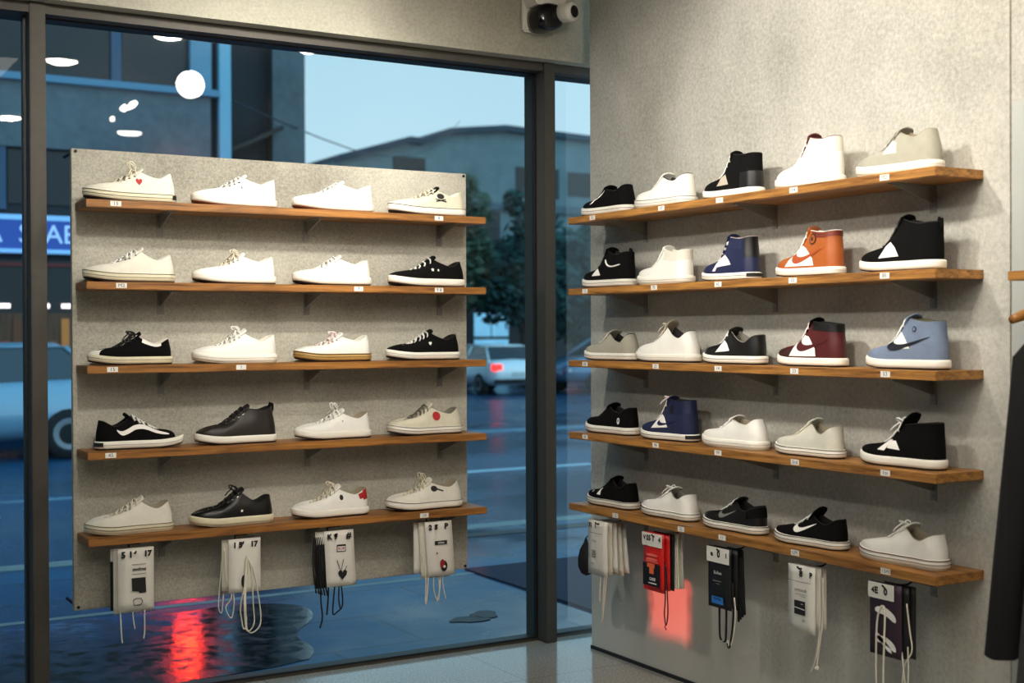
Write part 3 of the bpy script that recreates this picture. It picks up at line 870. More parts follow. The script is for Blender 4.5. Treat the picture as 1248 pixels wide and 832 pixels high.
# key: heel position, length, tongue (u, z), heel (u, z), colours, short name
SHOES = {
 'L11': (1.377, .330, .376, .375, .057, .33, D(LOW_W, upper=CANVAS, sole=C_SOLE, stripes=F2, eyelets=EYE, bow=2, laces=CLACE, heel_plate=BLK, patches=[('emblem', RED, heart(.43, .22, .075))]), 'off-white canvas sneaker with small red heart, topmost left'),
 'L12': (1.766, .328, .378, .375, .03, .33, D(LOW_W, outsole=B_OUT, eyelets=EYE, patches=[('emblem', GREYP, circle_pts(.45, .22, .012, 10, .02))]), 'plain white leather sneaker with brown outsole and grey dot'),
 'L13': (2.170, .336, .39, .36, .035, .325, D(LOW_W, outsole=B_OUT, eyelets=None), 'plain white sneaker with reddish outsole toe'),
 'L14': (2.585, .343, .374, .35, .057, .30, D(LOW_W, upper=CREAMC, sole=W_SOLE, stripes=F1, laces=CLACE, eyelets=EYE, tongue=BLKCAN, patches=[('emblem', BLK, circle_pts(.37, .235, .05, 14, .034)), ('emblem', BLK, [(.45, .195), (.30, .165), (.295, .178), (.44, .205)]), ('emblem', BLK, [(.30, .195), (.44, .165), (.445, .178), (.31, .205)])]), 'cream canvas sneaker with black emblem on its side'),
 'L21': (1.372, .327, .364, .385, .052, .31, D(LOW_W, upper=CANVAS, sole=C_SOLE, stripes=F2, eyelets=EYE), 'white canvas sneaker with dark foxing line and dark eyelets'),
 'L22': (1.761, .321, .400, .365, .041, .325, D(LOW_W, bow=1, laces=CLACE, eyelets=EYES, rows=6), 'white leather sneaker with a tied cream lace bow'),
 'L23': (2.158, .325, .409, .365, .04, .315, D(LOW_W, sole_h=.105, eyelets=None), 'plain chunky white sneaker beside the black one'),
 'L24': (2.580, .340, .413, .37, .061, .31, D(LOW_B, sole=W_SOLE, laces=WLACE, rows=5, cross=False, patches=[('emblem', WHT, star(.48, .205, .026)), ('emblem', WHT, star(.40, .20, .018))]), 'black suede sneaker with white stars and thick white sole'),
 'L31': (1.361, .301, .393, .385, .051, .31, D(LOW_B, upper=BLKCAN, lining=LIN_W, sole=C_SOLE, stripes=F2B, areas=[('toe_cap', W_SOLE, .90, 1.0, .0, .55), ('collar_band', WHT, .16, .44, .84, 1.0)], bow=3, rows=6), 'black canvas sneaker with white toe cap and white collar'),
 'L32': (1.763, .325, .387, .39, .03, .32, D(LOW_W, bow=1, stripes=[(.5, .54, GREYP)], outsole=W_OUT, eyelets=EYES), 'white chunky sneaker with a laced knot'),
 'L33': (2.157, .319, .400, .35, .052, .315, D(LOW_W, sole=G_SOLE, stripes=[(.86, .97, FOX), (.45, .52, FOX)], laces=PLACE, bow=3, eyelets=K('copper_eyelet', (150, 84, 60), .4)), 'white sneaker on a tan gum sole'),
 'L34': (2.556, .327, .400, .375, .054, .315, D(LOW_B, laces=WLACE, sole=W_SOLE, stripes=[(.5, .54, GREYP)], patches=[('emblem', WHT, heart(.46, .205, .045))]), 'black suede sneaker with white laces and tiny white heart'),
 'L41': (1.082, .318, .332, .40, .045, .325, D(LOW_B, upper=BLKCAN, laces=WLACE, sole=W_SOLE, vis=-1, stripes=[(.45, .51, GREYP)], areas=[('toe_cap', GREYS, .88, 1.0, .0, .6)], heel_plate=BLK, patches=[('side_stripe', WHT, WAVE)], lace_r=.0036), 'black skate sneaker with white wavy side stripe'),
 'L42': (1.761, .316, .355, .455, .063, .43, D(LOW_B, upper=DKBRN, laces=BLACE, rows=6, dz=.385, du=.21, vu=.74, vz=.175, zt=.42, slot_pow=1.05, cw=.31, eyelets=EYES, pull_tab=BLKCAN, sole=W_SOLE), 'dark brown leather mid-top sneaker with heel pull tab'),
 'L43': (2.155, .316, .380, .365, .054, .315, D(LOW_W, bow=2, sole=W_SOLE, lining=LIN_T, eyelets=None, patches=[('emblem', GREYP, circle_pts(.42, .22, .010, 8))]), 'white leather sneaker with upright lace loops and pale sole'),
 'L44': (2.566, .331, .437, .385, .078, .315, D(LOW_W, upper=CREAMC, lining=LIN_G, laces=GLACE, stripes=F2, eyelets=EYES, patches=[('emblem', RED, circle_pts(.40, .225, .055, 12))]), 'cream canvas sneaker with red round patch and grey laces'),
 'L51': (1.361, .315, .360, .405, .059, .335, D(LOW_W, upper=CANVAS, lining=LIN_T, sole=C_SOLE, stripes=[(.90, .97, FOX), (.40, .50, FOX)], laces=CLACE, outsole=W_OUT), 'white canvas sneaker with cream sole and black lines'),
 'L52': (1.746, .321, .377, .42, .047, .315, D(LOW_B, upper=BLKLEA, sole=C_SOLE, laces=BLACE, eyelets=EYES, outsole=W_OUT, bow=1, patches=[('emblem', WHT, star(.42, .165, .02))]), 'black leather sneaker on a cream sole'),
 'L53': (2.143, .318, .395, .385, .043, .33, D(LOW_W, bow=1, laces=CLACE, lining=LIN_T, eyelets=None, areas=[('heel_tab', RED, .0, .105, .38, 1.0)], patches=[('heel_tab', RED, [(.035, .20), (.155, .20), (.175, .26), (.09, .30), (.05, .32)]), ('emblem', BLK, circle_pts(.40, .235, .026, 12, .034))], outsole=D_OUT), 'white leather sneaker with red heel tab'),
 'L54': (2.564, .338, .430, .365, .071, .325, D(LOW_W, upper=CANVAS, bow=2, laces=CLACE, stripes=F1, lining=LIN_T, eyelets=None, outsole=D_OUT, patches=[('emblem', BLK, circle_pts(.42, .245, .045, 12, .035)), ('emblem', BLK, [(.40, .235), (.30, .205), (.295, .22), (.38, .25)])]), 'off-white canvas sneaker with black blot emblem and loose lace loops'),

 'R11': (4.325, .334, .43, .365, .06, .345, D(LOW_B, laces=BLACE, rows=5, stripes=F2B, patches=[('side_panel', WHT, [(.60, .19), (.50, .24), (.46, .31), (.53, .28)]), ('side_panel', WHT, [(.70, .14), (.66, .20), (.61, .235), (.64, .16)])]), 'black suede sneaker with two white panels on its side'),
 'R12': (3.932, .342, .42, .385, .045, .345, D(LOW_W, lining=LIN_D, stripes=[(.9, .96, GREYP), (.45, .50, GREYP)], outsole=W_OUT, eyelets=None, areas=[('collar_band', WHITE, .1, .45, .82, 1.0)]), 'white low sneaker between a black low and a black high-top'),
 'R13': (3.547, .300, .42, .56, .03, .50, D(HIGH, upper=BLACK, lining=LIN_B, laces=WLACE, dz=.49, cross=False, patches=[('side_panel', TAUP, [(.63, .15), (.44, .16), (.50, .285), (.57, .25)])], areas=[('heel_counter', BLKLEA, .0, .25, .0, .45)]), 'black suede high-top sneaker with taupe side panel'),
 'R14': (3.149, .304, .404, .585, .042, .52, D(HIGH, upper=WHITE, lining=K('maroon_lining', (96, 44, 40), .8), tongue=K('maroon_lining', (96, 44, 40), .8), dz=.50, sole=W_SOLE, outsole=W_OUT, areas=[('collar_band', CANVAS, .0, .45, .62, .97)]), 'white leather high-top sneaker with maroon lining'),
 'R15': (2.740, .329, .395, .44, .07, .39, D(LOW_W, upper=GREYS, lining=LIN_T, insole=LIN_D, sole=W_SOLE, dz=.325, laces=GLACE, outsole=W_OUT, rows=6, stripes=[(.5, .53, GREYP)], patches=[('side_panel', K('pale_mesh', (214, 214, 206), .8), [(.58, .20), (.42, .20), (.44, .30), (.50, .32)])]), 'grey suede low sneaker with pale mesh panel'),
 'R21': (4.326, .329, .42, .50, .03, .43, D(HIGH, upper=BLACK, lining=LIN_B, laces=BLACE, dz=.40, stripes=F2B, pull_tab=BLACK, patches=[('side_panel', WHT, [(.66, .15), (.50, .155), (.54, .22), (.60, .25)]), ('side_stripe', WHT, [(.46, .34), (.40, .27), (.28, .245), (.10, .27), (.10, .285), (.28, .262), (.385, .29), (.44, .36)])]), 'black suede mid-top sneaker with white side stripe'),
 'R22': (3.946, .315, .43, .475, .03, .41, D(HIGH, upper=WHITE, dz=.385, stripes=[(.45, .5, GREYP)], outsole=W_OUT, areas=[('collar_band', CANVAS, .0, .45, .62, .97)]), 'white leather mid-top sneaker on the second shelf'),
 'R23': (3.565, .290, .44, .58, .052, .535, D(HIGH, upper=NAVY, lining=K('pink_grey_lining', (170,150,150), .8), dz=.515, stripes=F2B, patches=[('side_panel', K('pale_pink_panel', (232, 214, 218), .6), QUART)], areas=[('heel_counter', BLKLEA, .0, .12, .35, 1.0), ('collar_band', NAVYC, .14, .45, .70, .98)], heel_plate=BLK), 'navy blue high-top sneaker with pale panel and black heel'),
 'R24': (3.150, .300, .43, .555, .043, .495, D(HIGH, upper=TAN, lining=LIN_W, dz=.48, laces=WLACE, stripes=[(.5, .53, GREYP)], patches=[('side_panel', WHT, [(.74, .12), (.32, .12), (.34, .20), (.44, .31), (.51, .35), (.60, .27), (.69, .19)]), ('swoosh', K('dark_tan_leather', (164, 70, 22), .5), swoosh(.16, .64, .145, .32), 1), ('emblem', K('brown_emblem', (66, 40, 22), .6), circle_pts(.35, .415, .065, 16)), ('emblem', TAN, circle_pts(.35, .415, .048, 16), 1), ('emblem', K('brown_emblem', (66, 40, 22), .6), circle_pts(.36, .415, .026, 12), 2)], areas=[('collar_band', K('red_brown_collar', (112, 42, 24), .5), .0, .44, .90, 1.0)]), 'tan orange high-top sneaker with round ankle emblem'),
 'R25': (2.734, .322, .398, .54, .025, .45, D(HIGH, upper=BLKCAN, lining=LIN_B, laces=BLACE, tongue=BLKCAN, dz=.44, rise=1.2, sole=W_SOLE, pull_tab=BLACK, patches=[('side_panel', WHT, [(.65, .135), (.42, .145), (.47, .235), (.53, .285), (.58, .245)])]), 'black high-top sneaker with one white triangle at right end'),
 'R31': (4.310, .323, .41, .39, .075, .34, D(LOW_W, upper=GREYS, lining=LIN_B, sole=W_SOLE, laces=CLACE, stripes=F2B, dz=.235, eyelets=None), 'grey suede low sneaker with black lining'),
 'R32': (3.928, .322, .40, .50, .08, .375, D(LOW_W, lining=LIN_D, insole=LIN_B, dz=.29, zt=.43, tongue=LIN_T, laces=CLACE, stripes=[(.48, .52, GREYP)], eyelets=None, cw=.33, bow=3, patches=[('sole_patch', B_OUT, [(.0, .02), (.20, .02), (.20, .06), (.0, .06)])]), 'white sneaker with wide dark opening and brown heel sole'),
 'R33': (3.533, .316, .45, .42, .04, .335, D(LOW_B, upper=BLKLEA, lining=LIN_G, laces=WLACE, rows=6, stripes=F2B, dz=.25, cw=.33, patches=[('side_panel', WHT, [(.66, .135), (.44, .155), (.49, .235), (.56, .275)])]), 'black leather low sneaker with white panel and grey lining'),
 'R34': (3.140, .303, .393, .535, .047, .46, D(HIGH, upper=BURG, lining=LIN_B, laces=PLACE, tongue=BLKCAN, dz=.47, rise=1.0, patches=[('side_panel', WHT, [(.70, .115), (.32, .115), (.33, .20), (.44, .33), (.53, .35), (.64, .23)]), ('swoosh', BURG, swoosh(.06, .60, .165, .33), 1)], areas=[('collar_band', BLKLEA, .0, .46, .84, 1.0), ('toe_overlay', K('brown_toe', (52, 20, 14), .45), .66, 1.0, .0, .40)]), 'burgundy high-top sneaker with white panel and black collar'),
 'R35': (2.716, .313, .381, .54, .046, .47, D(HIGH, upper=BLUEG, lining=K('olive_lining', (84, 84, 60), .8), laces=WLACE, dz=.465, rise=1.0, patches=[('side_panel', WHT, [(.60, .20), (.36, .205), (.43, .31), (.49, .37), (.56, .29)]), ('swoosh', DNAVY, swoosh(.08, .64, .18, .33), 1), ('emblem', DNAVY, circle_pts(.31, .395, .03, 12)), ('emblem', BLUEG, circle_pts(.31, .395, .018, 12), 1)]), 'blue-grey suede high-top sneaker with navy swoosh'),
 'R41': (4.307, .328, .43, .385, .04, .34, D(LOW_B, upper=BLKCAN, laces=BLACE, rows=5, stripes=F2B, patches=[('emblem', WHT, circle_pts(.20, .175, .03, 10, .042)), ('emblem', BLK, circle_pts(.20, .18, .012, 8, .02), 1)]), 'black sneaker with small white oval near the heel'),
 'R42': (3.928, .305, .418, .56, .05, .52, D(HIGH, upper=NAVYC, lining=LIN_B, laces=PLACE, dz=.505, stripes=F2B, heel_plate=BLK, bow=3, areas=[('collar_band', NAVY, .0, .45, .62, .97)], patches=[('side_panel', WHT, [(.68, .15), (.40, .17), (.47, .30), (.52, .33), (.60, .25)]), ('swoosh', NAVY, swoosh(.20, .58, .185, .27), 1), ('emblem', DNAVY, circle_pts(.34, .40, .045, 12, .06))]), 'navy canvas high-top sneaker with knotted white laces'),
 'R43': (3.526, .328, .43, .355, .075, .335, D(LOW_W, lining=LIN_T, stripes=[(.5, .54, GREYP)], eyelets=None, rows=4, cross=False, outsole=W_OUT), 'plain white slip sneaker with tan lining'),
 'R44': (3.152, .304, .365, .42, .043, .35, D(LOW_W, upper=LTGREY, lining=LIN_T, insole=LIN_D, sole=W_SOLE, laces=CLACE, stripes=F2, dz=.26, cw=.33, eyelets=None), 'cream suede low sneaker with twin dark sole lines'),
 'R45': (2.729, .325, .345, .515, .033, .435, D(HIGH, upper=BLKCAN, lining=LIN_B, tongue=BLKCAN, laces=WLACE, dz=.43, rise=.9, rows=5, ut=.44, zt=.40, lace_r=.004, bow=1, sole=W_SOLE, patches=[('side_panel', WHT, [(.68, .155), (.60, .15), (.54, .23), (.52, .26), (.58, .25)]), ('side_panel', WHT, [(.57, .175), (.42, .165), (.48, .25), (.54, .245)]), ('emblem', WHT, circle_pts(.46, .42, .018, 8))]), 'black high-top sneaker with thick white laces at right end'),
 'R51': (4.307, .318, .38, .40, .055, .335, D(LOW_B, upper=BLKCAN, laces=BLACE, rows=5, stripes=F2, patches=[('side_panel', WHT, [(.66, .15), (.59, .145), (.585, .24), (.62, .25)]), ('side_panel', WHT, [(.78, .16), (.74, .19), (.70, .235), (.74, .215)])]), 'black low sneaker with two white teardrop marks'),
 'R52': (3.920, .318, .365, .38, .065, .325, D(LOW_W, lining=LIN_G, insole=LIN_G, stripes=F2, laces=WLACE, bow=3, cw=.33, eyelets=None), 'white low sneaker with two dark sole lines and grey lining'),
 'R53': (3.531, .320, .365, .385, .045, .32, D(LOW_B, upper=BLKLEA, laces=WLACE, rows=5, stripes=F2, cw=.33, areas=[('heel_counter', BLACK, .0, .18, .35, .95)], patches=[('swoosh', GREYP, swoosh(.34, .62, .14, .25))]), 'black leather sneaker with dark grey swoosh'),
 'R54': (3.142, .311, .34, .425, .04, .325, D(LOW_B, laces=WLACE, rows=5, stripes=F2, ut=.42, zt=.34, tongue=BLKCAN, patches=[('swoosh', WHT, swoosh(.30, .63, .14, .27))]), 'black suede sneaker with bold white swoosh'),
 'R55': (2.721, .337, .369, .385, .063, .318, D(LOW_W, lining=LIN_T, insole=LIN_T, sole=W_SOLE, laces=WLACE, stripes=[(.88, .97, REDFOX), (.44, .50, FOX)], cw=.33, bow=3, eyelets=None, outsole=W_OUT), 'white leather sneaker with maroon sole line at at right end'),
}
for _k in ('R12',):
    pass
ROWN = ['top', 'second', 'third', 'fourth', 'bottom']
YAW = {'R32': 8, 'R31': 3, 'R42': 4, 'R54': 3}
for key, (h, L_, tu, tz, hu, hz, cfg, short) in SHOES.items():
    row = int(key[1]) - 1
    hi = hz > .40
    nm = 'high_top_sneaker' if hi else 'sneaker'
    if key[0] == 'L':
        rev = key == 'L41'
        x = h + L_ / 2 if rev else h - L_ / 2
        loc = (x, 4.78, ZL[row] + .0005); rz = 0 if rev else PI
        lab = "%s, on the board's %s shelf" % (short, ROWN[row])
        grp = 'sneakers on the window board'
    else:
        loc = (3.115, h + L_ / 2, ZR[row] + .0005); rz = PI / 2
        lab = "%s, on the wall's %s shelf" % (short, ROWN[row])
        grp = 'sneakers on the concrete wall'
    sneaker(nm, lab, grp, loc, rz, L_, tu, tz, hu, hz, cfg, YAW.get(key, 0))

# ------------------------------------------------------------------ price stickers on the shelf edges
PRICES = {'L11': (1.140, '15'), 'L14': (2.423, '8'), 'L21': (1.158, 'M2'), 'L23': (2.070, '7'), 'L24': (2.422, '9 8'), 'L31': (1.125, '15'), 'L32': (1.595, '1'),
          'L41': (1.117, '45'), 'L54': (2.351, '10'),
          'R11': (4.468, '52'), 'R12': (4.000, '37'), 'R13': (3.656, '13'), 'R14': (3.274, '14'), 'R15': (2.872, 'M2'),
          'R21': (4.525, '12'), 'R22': (4.048, '75'), 'R23': (3.666, '45'), 'R24': (3.279, '35'), 'R25': (2.872, '85'),
          'R31': (4.527, '53'), 'R32': (4.039, '25'), 'R33': (3.667, '14'), 'R34': (3.272, '23'), 'R35': (2.870, '53'),
          'R41': (4.528, '43'), 'R42': (4.041, '98'), 'R43': (3.669, '99'), 'R44': (3.270, '2nd'), 'R45': (2.871, '1m'),
          'R51': (4.311, '12'), 'R52': (3.885, '32'), 'R53': (3.647, '11'), 'R54': (3.271, 'LM'), 'R55': (2.871, '15M')}
def short_of(k):
    s = SHOES[k][7]
    for cut in (' with ', ' on a ', ' beside ', ' between ', ' on the '):
        pass
    return s
for k, (pos, body) in PRICES.items():
    row = int(k[1]) - 1
    lab = 'white price sticker on the shelf edge beneath the ' + SHOES[k][7].split(',')[0]
    ws = lab.split()
    lab = ' '.join(ws[:16])
    if k[0] == 'L':
        t = thing('price_sticker', lab, 'price sticker', (pos, 4.692, ZL[row] - .0135), 0, 'price stickers on the shelf edges')
    else:
        t = thing('price_sticker', lab, 'price sticker', (3.0175, pos, ZR[row] - .0135), -PI / 2, 'price stickers on the shelf edges')
    MB().box(-.019, .019, -.0012, .0002, -.009, .009).build('label', M_paper, t)
    text_mesh('lettering', body, .017, M_ink, t, 0, 0, -.0016, 1.1)

# ------------------------------------------------------------------ hooks and the packets hung from them
M_card = mat('white_card', (226, 222, 212), .7, noise=.03, nscale=30)
M_cream_c = mat('cream_card', (214, 208, 192), .75, noise=.05, nscale=30)
M_blackc = mat('black_card', (16, 16, 18), .5)
M_redc = mat('red_card', (214, 30, 26), .45)
M_purplec = mat('dark_purple_card', (48, 30, 46), .6, noise=.1, nscale=20)
M_lace_w = mat('white_lace_cord', (228, 222, 204), .85, bump=.3, bscale=900)
M_lace_k = mat('black_lace_cord', (14, 13, 15), .8)
M_bluep = mat('blue_print', (40, 120, 200), .6)
M_orangep = mat('orange_print', (240, 110, 70), .6)
M_redp = mat('red_print', (150, 30, 32), .7)
M_greyp = mat('grey_ink', (120, 116, 110), .7)
M_whitep = mat('white_ink', (236, 232, 228), .6)
M_pale_red = mat('pale_red_print', (246, 110, 96), .5)

def hook(parent, wall, pos, z):
    """black flat plate under the shelf with a rod running forward"""
    mb = MB()
    if wall == 'L':
        px, py, pz = parent.location
        mb.box(pos - .022 - px, pos + .022 - px, 4.715 - py, 4.80 - py, -.007, 0.0)
        mb.tube([(pos - px, 4.79 - py, -.005), (pos - px, 4.79 - py, -.03), (pos - px, 4.775 - py, -.036), (pos - px, 4.70 - py, -.036), (pos - px, 4.692 - py, -.028)], .0032, 8)
    else:
        px, py, pz = parent.location
        mb.box(3.05 - px, 3.15 - px, pos - .022 - py, pos + .022 - py, -.007, 0.0)
        mb.tube([(3.135 - px, pos - py, -.005), (3.135 - px, pos - py, -.03), (3.12 - px, pos - py, -.036), (3.015 - px, pos - py, -.036), (3.007 - px, pos - py, -.028)], .0032, 8)
    mb.build('hook', M_blackmetal, parent)

def cord(mb, pts, r=.0032):
    """smooth cord through points (Catmull-Rom)"""
    P = [Vector(p) for p in pts]
    out = []
    for i in range(len(P) - 1):
        p0 = P[max(i - 1, 0)]; p1 = P[i]; p2 = P[i + 1]; p3 = P[min(i + 2, len(P) - 1)]
        for k in range(5):
            s = k / 5
            out.append(.5 * ((2 * p1) + (p2 - p0) * s + (2 * p0 - 5 * p1 + 4 * p2 - p3) * s * s + (3 * p1 - p0 - 3 * p2 + p3) * s ** 3))
    out.append(P[-1])
    mb.tube(out, r, 6, .6)

def card_mesh(name, w, h, m, parent, y=0.0, d=.004, x=0.0, tilt=0.0, z0=0.0):
    mb = MB(); n = 8
    for i in range(n):
        pass
    V = []; F = []
    for i in range(n + 1):
        z = -h * i / n
        bow = .006 * math.sin(PI * i / n) * (1 if i else 0)
        for j in range(5):
            a = j / 4 - .5
            xx = x + a * w + tilt * z
            V.append((xx, y - bow * (1 - (2 * a) ** 2), z + z0))
    nn = len(V)
    V += [(p[0], p[1] + d, p[2]) for p in V]
    for i in range(n):
        for j in range(4):
            a = i * 5 + j
            F.append((a, a + 1, a + 6, a + 5)); F.append((nn + a, nn + a + 5, nn + a + 6, nn + a + 1))
    for i in range(n):
        a = i * 5; F.append((a, a + 5, nn + a + 5, nn + a)); a += 4; F.append((a, nn + a, nn + a + 5, a + 5))
    for j in range(4):
        F.append((j, nn + j, nn + j + 1, j + 1)); a = n * 5 + j; F.append((a, a + 1, nn + a + 1, nn + a))
    mb.add(V, F)
    return mb.build(name, m, parent, True)

def rect(x0, x1, z0, z1):
    return [(x0, z0), (x1, z0), (x1, z1), (x0, z1)]

FY = -.0085     # print lies just proud of the bowed card face
def packet(wall, xpos, ztop, depth, label, name='lace_packet', group=None):
    if wall == 'L':
        return thing(name, label, 'lace packet', (xpos, 4.712 + depth, ztop), 0, group)
    return thing(name, label, 'lace packet', (3.026 + depth, xpos, ztop), -PI / 2, group)

GL, GR = 'lace packets under the window board', 'lace packets under the concrete wall shelf'
SHL, SHR = SHELF_L[4], SHELF_R[4]
for p in (1.203, 1.600, 1.975, 2.410):
    hook(SHL, 'L', p, 0)
for p in (4.44, 4.055, 3.665, 3.25, 2.875):
    hook(SHR, 'R', p, 0)

def header_marks(t, marks, z=-.022):
    for x, b, s in marks:
        text_mesh('lettering', b, s * 1.15, M_ink, t, x, z, FY, 1.0, .0016)

# left 1: white card, black square and pictogram
t = packet('L', 1.208, .632, 0, 'white card packet with black square print, first hook from the left', group=GL)
card_mesh('card', .128, .222, M_card, t)
header_marks(t, [(-.046, '5', .026), (-.020, '1', .026), (.040, '17', .024)])
text_mesh('lettering', 'oxdrxs', .017, M_ink, t, .010, -.075, FY, 1.0, .0006)
for z in (-.058, -.092):
    flat_poly('print', rect(-.016, .034, z - .001, z + .001), M_greyp, t, FY)
flat_poly('print', [(-.018, -.106), (.032, -.106), (.034, -.160), (.010, -.162), (.008, -.156), (-.016, -.152)], M_ink, t, FY)
mb = MB()
mb.tube([(-.012, FY, -.185), (-.010, FY, -.203), (.012, FY, -.204), (.018, FY, -.198), (.022, FY, -.192), (.016, FY, -.181), (-.002, FY, -.179), (-.012, FY, -.185)], .0014, 5)
mb.build('print', M_ink, t)
mb = MB()
cord(mb, [(-.056, .010, -.15), (-.054, .008, -.23), (-.052, .004, -.30), (-.049, .004, -.335)], .0038)
cord(mb, [(.033, .008, -.19), (.031, .006, -.25), (.031, .004, -.30), (.027, .004, -.328)], .0038)
cord(mb, [(-.010, .012, -.2), (-.008, .012, -.25), (-.002, .012, -.292)], .0034)
mb.build('lace', M_lace_w, t, True)
t = packet('L', 1.200, .632, .016, 'cream lace packet tucked behind the card with black square print', group=GL)
card_mesh('card', .135, .232, M_cream_c, t)
t = packet('L', 1.193, .630, .030, 'dark sided lace packet at the back of the first left hook', group=GL)
card_mesh('card', .135, .045, M_card, t, y=0); card_mesh('pouch', .135, .175, M_blackc, t, y=.001, z0=-.045)

# left 2: white card hidden by long cream lace loops
t = packet('L', 1.611, .632, 0, 'white card packet draped with long cream lace loops, second left hook', group=GL)
card_mesh('card', .124, .200, M_card, t)
header_marks(t, [(-.040, '1', .024), (-.018, '5', .024), (.034, '17', .024)])
flat_poly('print', circle_pts(-.006, -.158, .010, 12, .024), M_ink, t, FY)
mb = MB()
for a, b_, lz, dx in ((-.004, .028, -.345, .01), (.004, -.020, -.335, -.008), (.000, .052, -.352, .016)):
    cord(mb, [(.004, -.012, -.065), (a * .5, -.013, -.12), (a - .006 + dx * .3, -.012, -.22), (a + dx * .2, -.011, lz + .02), ((a + b_) / 2, -.011, lz), (b_ + .004, -.011, lz + .03), (b_, -.012, -.24), (.014 + b_ * .3, -.013, -.12), (.006, -.012, -.065)], .0038)
mb.build('lace', M_lace_w, t, True)
t = packet('L', 1.592, .630, .016, 'cream lace packet peeking out behind the looped laces, second left hook', group=GL)
card_mesh('card', .126, .190, M_cream_c, t)
mb = MB()
cord(mb, [(-.055, -.006, -.03), (-.050, -.008, -.14), (-.030, -.010, -.21), (-.052, -.008, -.25), (-.030, -.008, -.29), (-.020, -.008, -.22), (-.04, -.008, -.12)], .0036)
cord(mb, [(-.060, .006, -.06), (-.070, .008, -.18), (-.074, .008, -.25), (-.062, .008, -.27), (-.055, .008, -.20)], .0030)
mb.build('lace', M_lace_w, t, True)

# left 3: white card with black laces
t = packet('L', 1.990, .632, 0, 'white card packet with small framed print and black laces beneath', group=GL)
card_mesh('card', .122, .218, M_card, t, tilt=-.05)
header_marks(t, [(-.042, 'K', .024), (-.016, '9', .024), (.038, '#', .028)])
flat_poly('print', rect(-.012, .026, -.082, -.054), M_ink, t, FY)
flat_poly('print', rect(-.009, .023, -.079, -.061), M_paper, t, FY - .0006)
text_mesh('lettering', 'ROB', .014, M_redp, t, .007, -.070, FY - .0012, 1.0, .0004)
mb = MB()
mb.tube([(-.010, FY, -.115), (.004, FY, -.160)], .0012, 5); mb.tube([(.016, FY, -.112), (.006, FY, -.160)], .0012, 5); mb.tube([(.030, FY, -.140), (.014, FY, -.165)], .0012, 5)
mb.build('print', M_ink, t)
flat_poly('print', heart(.012, -.172, .038), M_ink, t, FY)
t = packet('L', 1.960, .630, .014, 'black shoelace bundle hanging behind the white framed print card', group=GL)
card_mesh('card', .122, .05, M_card, t); card_mesh('pouch', .120, .175, M_blackc, t, y=.002, z0=-.045)
mb = MB()
for q in range(5):
    x = -.066 + q * .008
    cord(mb, [(x, .0, -.02), (x - .006, -.002, -.12), (x + .006 + q * .004, -.002, -.235 - .004 * q)], .0046)
cord(mb, [(-.044, .0, -.10), (-.040, .0, -.26), (-.034, .0, -.33), (-.044, .0, -.372)], .0046)
cord(mb, [(-.006, .004, -.2), (-.008, .004, -.26), (-.014, .004, -.325)], .0046)
cord(mb, [(.022, .004, -.2), (.014, .004, -.27), (.012, .004, -.325), (.030, .004, -.318), (.050, .004, -.30), (.052, .004, -.26), (.044, .004, -.2)], .0042)
cord(mb, [(.040, .008, -.2), (.038, .008, -.27), (.045, .008, -.31)], .0040)
mb.build('lace', M_lace_k, t, True)

# left 4
t = packet('L', 2.424, .634, 0, 'white card packet with black bar and red-black emblem, fourth left hook', group=GL)
card_mesh('card', .122, .222, M_card, t, tilt=-.07)
header_marks(t, [(-.040, '2', .024), (-.014, '3', .024), (.032, 'P', .028)])
flat_poly('print', rect(-.020, .036, -.094, -.078), M_ink, t, FY)
text_mesh('lettering', 'uhlnns', .011, M_whitep, t, .008, -.086, FY - .0008, 1.0, .0003)
flat_poly('print', circle_pts(-.010, -.128, .005, 8), M_greyp, t, FY)
flat_poly('print', circle_pts(.022, -.182, .015, 14, .022), M_ink, t, FY)
flat_poly('print', circle_pts(.014, -.172, .011, 14, .018), M_redp, t, FY - .0006)
flat_poly('print', circle_pts(.023, -.184, .006, 10), M_whitep, t, FY - .0010)
t = packet('L', 2.406, .632, .016, 'cream lace packet with folded edge behind the red-black emblem card', group=GL)
card_mesh('card', .128, .228, M_cream_c, t, tilt=-.06)
mb = MB()
cord(mb, [(-.052, -.004, -.12), (-.034, -.004, -.22), (-.036, -.004, -.33), (-.028, -.004, -.30), (-.022, -.004, -.22)], .0040)
cord(mb, [(.004, -.004, -.2), (.002, -.004, -.27), (.020, -.004, -.322), (.030, -.004, -.27), (.034, -.004, -.2)], .0038)
cord(mb, [(.024, .0, -.2), (.030, .0, -.28), (.018, .0, -.328)], .0038)
cord(mb, [(.044, .0, -.2), (.048, .0, -.27), (.060, .0, -.320)], .0034)
mb.build('lace', M_lace_w, t, True)
t = packet('L', 2.394, .630, .032, 'rearmost pale lace packet on the fourth left hook', group=GL)
card_mesh('card', .130, .205, M_card, t)

